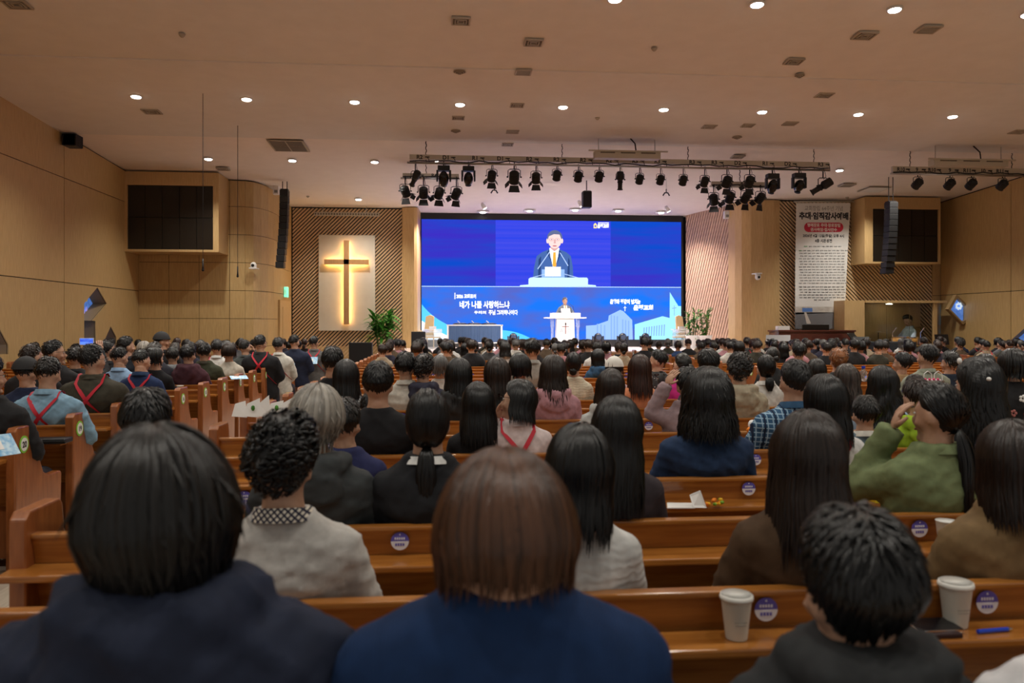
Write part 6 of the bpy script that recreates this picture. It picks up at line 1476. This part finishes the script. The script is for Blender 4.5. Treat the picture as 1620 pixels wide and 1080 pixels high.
# seats in front of rows that the photograph shows as bare wood stay empty
TOT = 0
for nm, n, y, xa, xb, pr in rows:
    x = xa + rnd.uniform(0, .2); k = 0
    while x < xb:
        X = x + rnd.uniform(-.05, .05); x += rnd.uniform(.50, .56)
        d = y*CT+X*ST; px = 810+F*(X*CT-y*ST)/d
        if not (-20 < px < 1640): continue
        if rnd.random() > pr or any(abs(X-a) < .42 and abs(y-b) < .45 for a, b in PEOPLE): continue
        if nm == 'centre' and n < 12 and .0 > 1: continue
        if n <= 9 and 872 < px < 915 and False: continue
        if TOT >= 212: continue
        ti = rnd.randrange(6); fem = ti in (2, 3, 4)
        hs, hk = FH[rnd.choice([3, 4, 5, 6, 7, 8, 1]) if fem else rnd.choice([0, 1, 2, 0])]
        hc = rnd.choice(['black']*5+['soft']*4+['dark']*3+['pepper', 'red', 'grey' if nm == 'left' else 'dark'])
        ci = rnd.randrange(14) if nm != 'left' else rnd.choice([0, 1, 3, 4, 7, 6, 12]); col, cn = COLS[ci]
        k += 1; zt = rnd.uniform(1.31, 1.39) - (.03 if fem else 0) - .0085*max(0, y-8)
        hd = FHN.get(hs) or ('long' if hk['L'] > .15 else 'chin-length')
        side = {'centre': 'centre', 'left': 'left', 'right': 'right', 'far right': 'far right'}[nm]
        person(X, y, zt, hs, hc, FT[ti], col, 'plain', '%s with %s %s hair in %s, %s along %s block row %s' % ('woman' if fem else 'person', hd, HCN[hc], cn, ordw[min(19, k-1)], side, WORDS[n]),
               hk=dict(hk, seed=rnd.randrange(3)), far=True, straps=2 if (rnd.random() < .08) else 0)
        TOT += 1
print('PEOPLE', len(PEOPLE), 'fill', TOT)
# preacher behind the podium, drummer in the booth
GP = 'people on the platform'
tp = tpl('m', 0, 6, 0, arms=('desk', 'desk'), kind='jacket', vox=.010, legs='stand', seed=3)
PYp = PY + .42; px_ = at(893, 470, PYp)
pr = person(px_.x, PYp, .0, None, 'black', tp) if False else None
s = (px_.z - STZ)/(1.375+.42)
t = thing('preacher', 'grey-haired man in glasses, grey-blue suit and orange tie speaking behind the podium', 'person', (px_.x, PYp, STZ+.42*s), math.pi, GP); t.scale = (s, s, s)
put('body', tp['body'], t); suit = cloth((.10, .12, .145)); put('jacket', tp['shirt'], t, m=suit); put('trousers', tp['trousers'], t, m=suit); put('shoes', tp['shoes'], t); put('collar', tp['collar'], t, m=suit)
HMx = tp['HM']
def oh(nm, me, off=(0, 0, 0)): o = put(nm, me, t); o.matrix_local = HMx @ Matrix.Translation(off); return o
o = put('hair', hair('crop', seed=5, v=.020, N=300), t, m=hairmat('pepper', HC['pepper'])); o.matrix_local = HMx
for sx in (-1, 1): e = oh('eye', eyeM, (sx*.032, .081, .010)); put('pupil', pupM, e, (0, .006, 0)); oh('eyebrow', browM, (sx*.033, .086, .033))
oh('mouth', mouthM, (0, .096, -.057)); oh('glasses', glasses())
def front(path_w, m, nm, off):
    vs = []
    for z, w_ in path_w:
        for x in (-w_, 0, w_):
            r_ = tp['bvh'].ray_cast(Vector((x, .8, z)), Vector((0, -1, 0))); p = r_[0] if r_[0] else Vector((x, .2, z)); vs.append(p + Vector((0, off, 0)))
    MB().add(vs, [(3*i+j, 3*i+3+j, 3*i+4+j, 3*i+1+j) for i in range(len(path_w)-1) for j in (0, 1)]).build(nm, m, t, True)
front([(1.085, .055), (1.06, .06), (1.0, .055), (.93, .045), (.86, .03), (.80, .012), (.76, .003)], white, 'shirt_front', .006)
front([(1.085, .018), (1.06, .022), (1.04, .016), (.98, .02), (.90, .026), (.80, .03), (.76, .004)], mat('tie_orange', (.80, .28, .03), .5), 'tie', .012)
td = tpl('m', 20, 25, 0, arms=('drum', 'drum'), kind='shirt', vox=.014, seed=2)
d_ = person(at(1442, 0, 23.4).x, 23.4, at(1440, 497, 23.4).z, 'short', 'black', td, (.42, .52, .62), 'plain', 'drummer in a pale blue shirt bending over the kit inside the glass booth', GP, hk=dict(v=.024, N=200, seed=2), name='drummer', rz=math.pi/2)
small('hair_pearl', 1564.5, 599.5, 3.62, white, .011, 'white pearl of the hair clip on the half-up black hair', 'hair clip', (1.0, 1, .9)); small('hair_clip', 1518, 571, 3.86, white, .014, 'small white ribbon clip at the front of the half-up hair', 'hair clip', (.8, 1, 1.2))

bpy.data.scenes.remove(TS)

# ---------------- small things on the pews ----------------
def cup(x, Y, lab, s=1.0, lid=True, z=.731):
    t = thing('paper_cup', lab, 'cup', (x, Y, z)); t.scale = (s, s, s)
    cm = mat('cup_paper', (.66, .65, .58), .6); pr = mat('cup_print', (.30, .31, .28), .6)
    MB().tube([(0, 0, 0), (0, 0, .003), (0, 0, .104), (0, 0, .108)], [.028, .029, .0405, .043], 24).build('cup_body', cm, t, True)
    if lid: MB().tube([(0, 0, .106), (0, 0, .112), (0, 0, .120), (0, 0, .122), (0, 0, .119)], [.0445, .0455, .043, .040, .036], 24).build('lid', mat('cup_lid', (.72, .71, .66), .4), t, True)
    else: MB().tube([(0, 0, .104), (0, 0, .109)], [.0415, .0415], 24).build('rim', white, t, True)
    p = MB()
    for i in range(5): p.box((-.016+i*.007, -.0362+abs(i-2)*.0012, .052), (-.012+i*.007, -.0352+abs(i-2)*.0012, .054-.0)); p.box((-.014+i*.006, -.0352+abs(i-2)*.001, .044), (-.010+i*.006, -.0342+abs(i-2)*.001, .0455))
    p.build('cup_print', pr, t)
    return t
YA = YR_(24)-.06; YB_ = YR_(23)-.06
cup(fx(1165, YA), YA, 'white lidded paper cup on the nearest visible pew shelf, left of the dark-hooded person', 1.0); cup(fx(1512, YA+.03), YA+.03, 'white lidded paper cup on the nearest shelf, right of the dark-hooded person', 1.05)
cup(fx(1497, YB_), YB_, 'open white paper cup on the second shelf beside the tan jacket', .92, False); cup(fx(391, 2.92), 2.92, 'white paper cup just left of the curly-haired person', .9, True)
cup(fx(1045, 12.6), 12.58, 'tiny white paper cup on a distant shelf in the centre block', 1, False); cup(fx(285, YR_(14)-.06), YR_(14)-.06, 'small white paper cup on the shelf of the left pews', 1, False)
# phone beside the right person
o = MB().box((-.075, -.036, 0), (.075, .036, .008)).build('phone', chrome, None, bevel=.003, loc=(fx(1474, YA), YA-.005, .745)); o.rotation_euler = (R(8), R(4), R(10)); tag(o, 'silver phone lying on a dark notebook beside the right paper cup', 'phone')
MB().box((-.070, -.032, .008), (.070, .032, .0095)).build('phone_screen', blackgl, o)
o = MB().box((-.10, -.055, 0), (.09, .055, .012)).build('notebook', mat('dark_cover', (.03, .012, .012), .5), None, bevel=.003, loc=(fx(1455, YA), YA, .731)); tag(o, 'dark notebook under the silver phone on the nearest shelf', 'notebook')
t = thing('pen', 'bright blue pen lying on the nearest shelf at the right edge', 'pen', (fx(1562, YA), YA-.03, .737)); MB().tube([(-.05, 0, 0), (.045, .01, 0)], .006, 8).build('barrel', mat('pen_blue', (.01, .05, .5), .3), t); MB().tube([(.045, .01, 0), (.06, .012, 0)], [.006, .002], 8).build('tip', steel, t)
# iced drink with a green straw in front of the curly man
t = thing('iced_drink', 'clear plastic cup with a dark green straw in front of the pale sweater', 'drink', (fx(428, 2.02), 2.02, .731))
MB().tube([(0, 0, 0), (0, 0, .12), (0, 0, .125)], [.03, .043, .045], 20).build('cup_body', mat('clear_plastic', (.8, .8, .8), .05, trans=.9), t, True); MB().tube([(0, 0, .005), (0, 0, .08)], [.028, .036], 16).build('drink', mat('coffee', (.06, .025, .01), .2), t, True)
MB().tube([(.004, 0, .02), (-.002, 0, .195)], .0042, 8).build('straw', mat('straw_green', (.005, .10, .05), .4), t)
# papers and flowers
def sheet(name, pts, m, th, lab, cat, loc): o = MB().prism(pts, (0, 0, th)).build(name, m, None, loc=loc); return tag(o, lab, cat)
YC2 = YR_(22)-.06
sheet('paper_sheet', [(-.07, -.05, 0), (.06, -.06, 0), (.08, .04, 0), (-.04, .06, 0)], paper, .004, 'folded white paper on the shelf in front of the white cable-knit vest', 'paper', (fx(1075, 3.65), 3.66, .731))
t = thing('flower_bouquet', 'small bouquet of yellow and orange flowers in white wrapping on the shelf', 'flowers', (fx(1118, 3.62), 3.62, .735))
MB().prism([(-.07, -.02, 0), (-.01, -.03, 0), (-.03, .0, .075), (-.075, .02, .05)], (0, .004, 0)).build('wrapping', paper, t)
r = random.Random(4)
for i in range(16):
    x, y, z = r.uniform(-.02, .08), r.uniform(-.02, .03), r.uniform(.005, .032)
    MB().ell((x, y, z), (.011, .011, .008), 7, 4).build('flower', mat(('yellow_petal', 'orange_petal', 'lime_leaf')[i % 3], ((.8, .45, .01), (.8, .22, .01), (.2, .4, .03))[i % 3], .6), t, True)
sheet('candy_packet', [(-.05, -.03, 0), (.05, -.02, 0), (.05, .03, 0), (-.05, .03, 0)], mat('yellow_packet', (.8, .6, .03), .4), .015, 'small yellow and white packet on the shelf by the white jacket with the red strap', 'packet', (fx(1388, 3.7), 3.66, .731))
t = thing('flower_bouquet', 'white-wrapped bouquets with green leaves held up near the left aisle', 'flowers', tuple(at(415, 645, 6.0)))
for i in range(5):
    x = -.17+.085*i; MB().prism([(x-.05, 0, -.06), (x+.06, .0, -.07), (x+.04+.02*(i % 2), .03, .05+.02*(i % 3)), (x-.03, .02, .03)], (0, .01, 0)).build('wrapping', paper, t)
    if i % 2: MB().ell((x+.02, -.01, 0), (.015, .01, .022), 6, 4).build('leaf', leaf, t)
# leaflets
def leaflet(px, py, Y, w_, rz, rx, lab, h_=.15):
    o = MB().box((-w_/2, -h_/2, 0), (w_/2, h_/2, .004)).build('leaflet', bluepaper, None, loc=at(px, py, Y)); o.rotation_euler = (rx, 0, rz); tag(o, lab, 'leaflet')
    MB().box((-w_*.4, -.03, .004), (w_*.1, .03, .0055)).build('print', paper, o); return o
leaflet(378, 597, YR_(13)-.07, .22, R(25), R(14), 'blue leaflet on the left pew shelf just behind sticker 13'); leaflet(457, 581, 14.2, .2, R(5), R(70), 'blue leaflet standing upright on the pew near sticker 9'); leaflet(494, 570, 15.7, .2, 0, R(60), 'blue leaflet leaning on the pew end farther up the left aisle')
leaflet(-2, 705, 4.95, .2, R(60), R(50), 'blue leaflet at the left edge beside sticker 20'); 
t = thing('bible', 'closed black zip-case bible on the shelf behind sticker 19', 'book', (fx(80, 5.98), 5.99, .735), R(4))
MB().box((-.12, -.075, 0), (.12, .075, .035)).build('cover', black, t, bevel=.008); MB().tube([(-.12, -.077, .018), (.12, -.077, .018)], .004, 6).build('zip', iron, t)
t = thing('water_bottle', 'small clear water bottle with a blue cap held behind the black-haired woman', 'bottle', tuple(at(1366, 592, 6.4)))
MB().tube([(0, 0, -.06), (0, 0, .02), (0, 0, .035), (0, 0, .05)], [.03, .03, .014, .013], 14).build('bottle_body', mat('clear_plastic'), t, True); MB().tube([(0, 0, .05), (0, 0, .07)], .015, 12).build('cap', mat('pen_blue'), t)
t = thing('gift_bag', 'clear gift bag with white loop handles and pink flowers on the green jacket row', 'bag', tuple(at(1476, 598, 6.84)))
for x in (-.05, .05): MB().tube([(x-.04, 0, -.02), (x-.035, 0, .04), (x, 0, .065), (x+.035, 0, .04), (x+.04, 0, -.02)], .004, 6).build('handle', white, t)
for i in range(8): MB().ell((-.08+i*.02, -.01, -.01-.01*(i % 2)), (.014, .012, .012), 7, 4).build('flower', mat(('pink_petal', 'white_petal')[i % 2], ((.7, .06, .18), (.8, .6, .65))[i % 2], .6), t, True)
MB().box((-.09, -.03, .732-t.location.z), (.09, .03, -.02)).build('bag_body', mat('clear_plastic'), t)
t = thing('pastry_pack', 'white-wrapped snack packet beside the plaid shirt', 'packet', tuple(at(1190, 672, 5.15)))
MB().ell((0, 0, 0), (.03, .03, .035), 8, 6).build('wrapping', paper, t, True); MB().ell((-.02, -.02, -.03), (.03, .02, .02), 8, 5).build('snack', mat('orange_petal'), t, True)
leaflet(1040, 575, 9.95, .16, R(10), R(40), 'dark bottle-side leaflet') if False else None
t = thing('tumbler', 'black tumbler on a pew shelf left of the magenta top', 'bottle', tuple(at(1046, 602, 8.2))); MB().tube([(0, 0, -.12), (0, 0, .05), (0, 0, .06), (0, 0, .085)], [.034, .036, .022, .022], 14).build('bottle_body', black, t, True); MB().tube([(0, 0, .085), (0, 0, .10)], .018, 10).build('cap', iron, t)
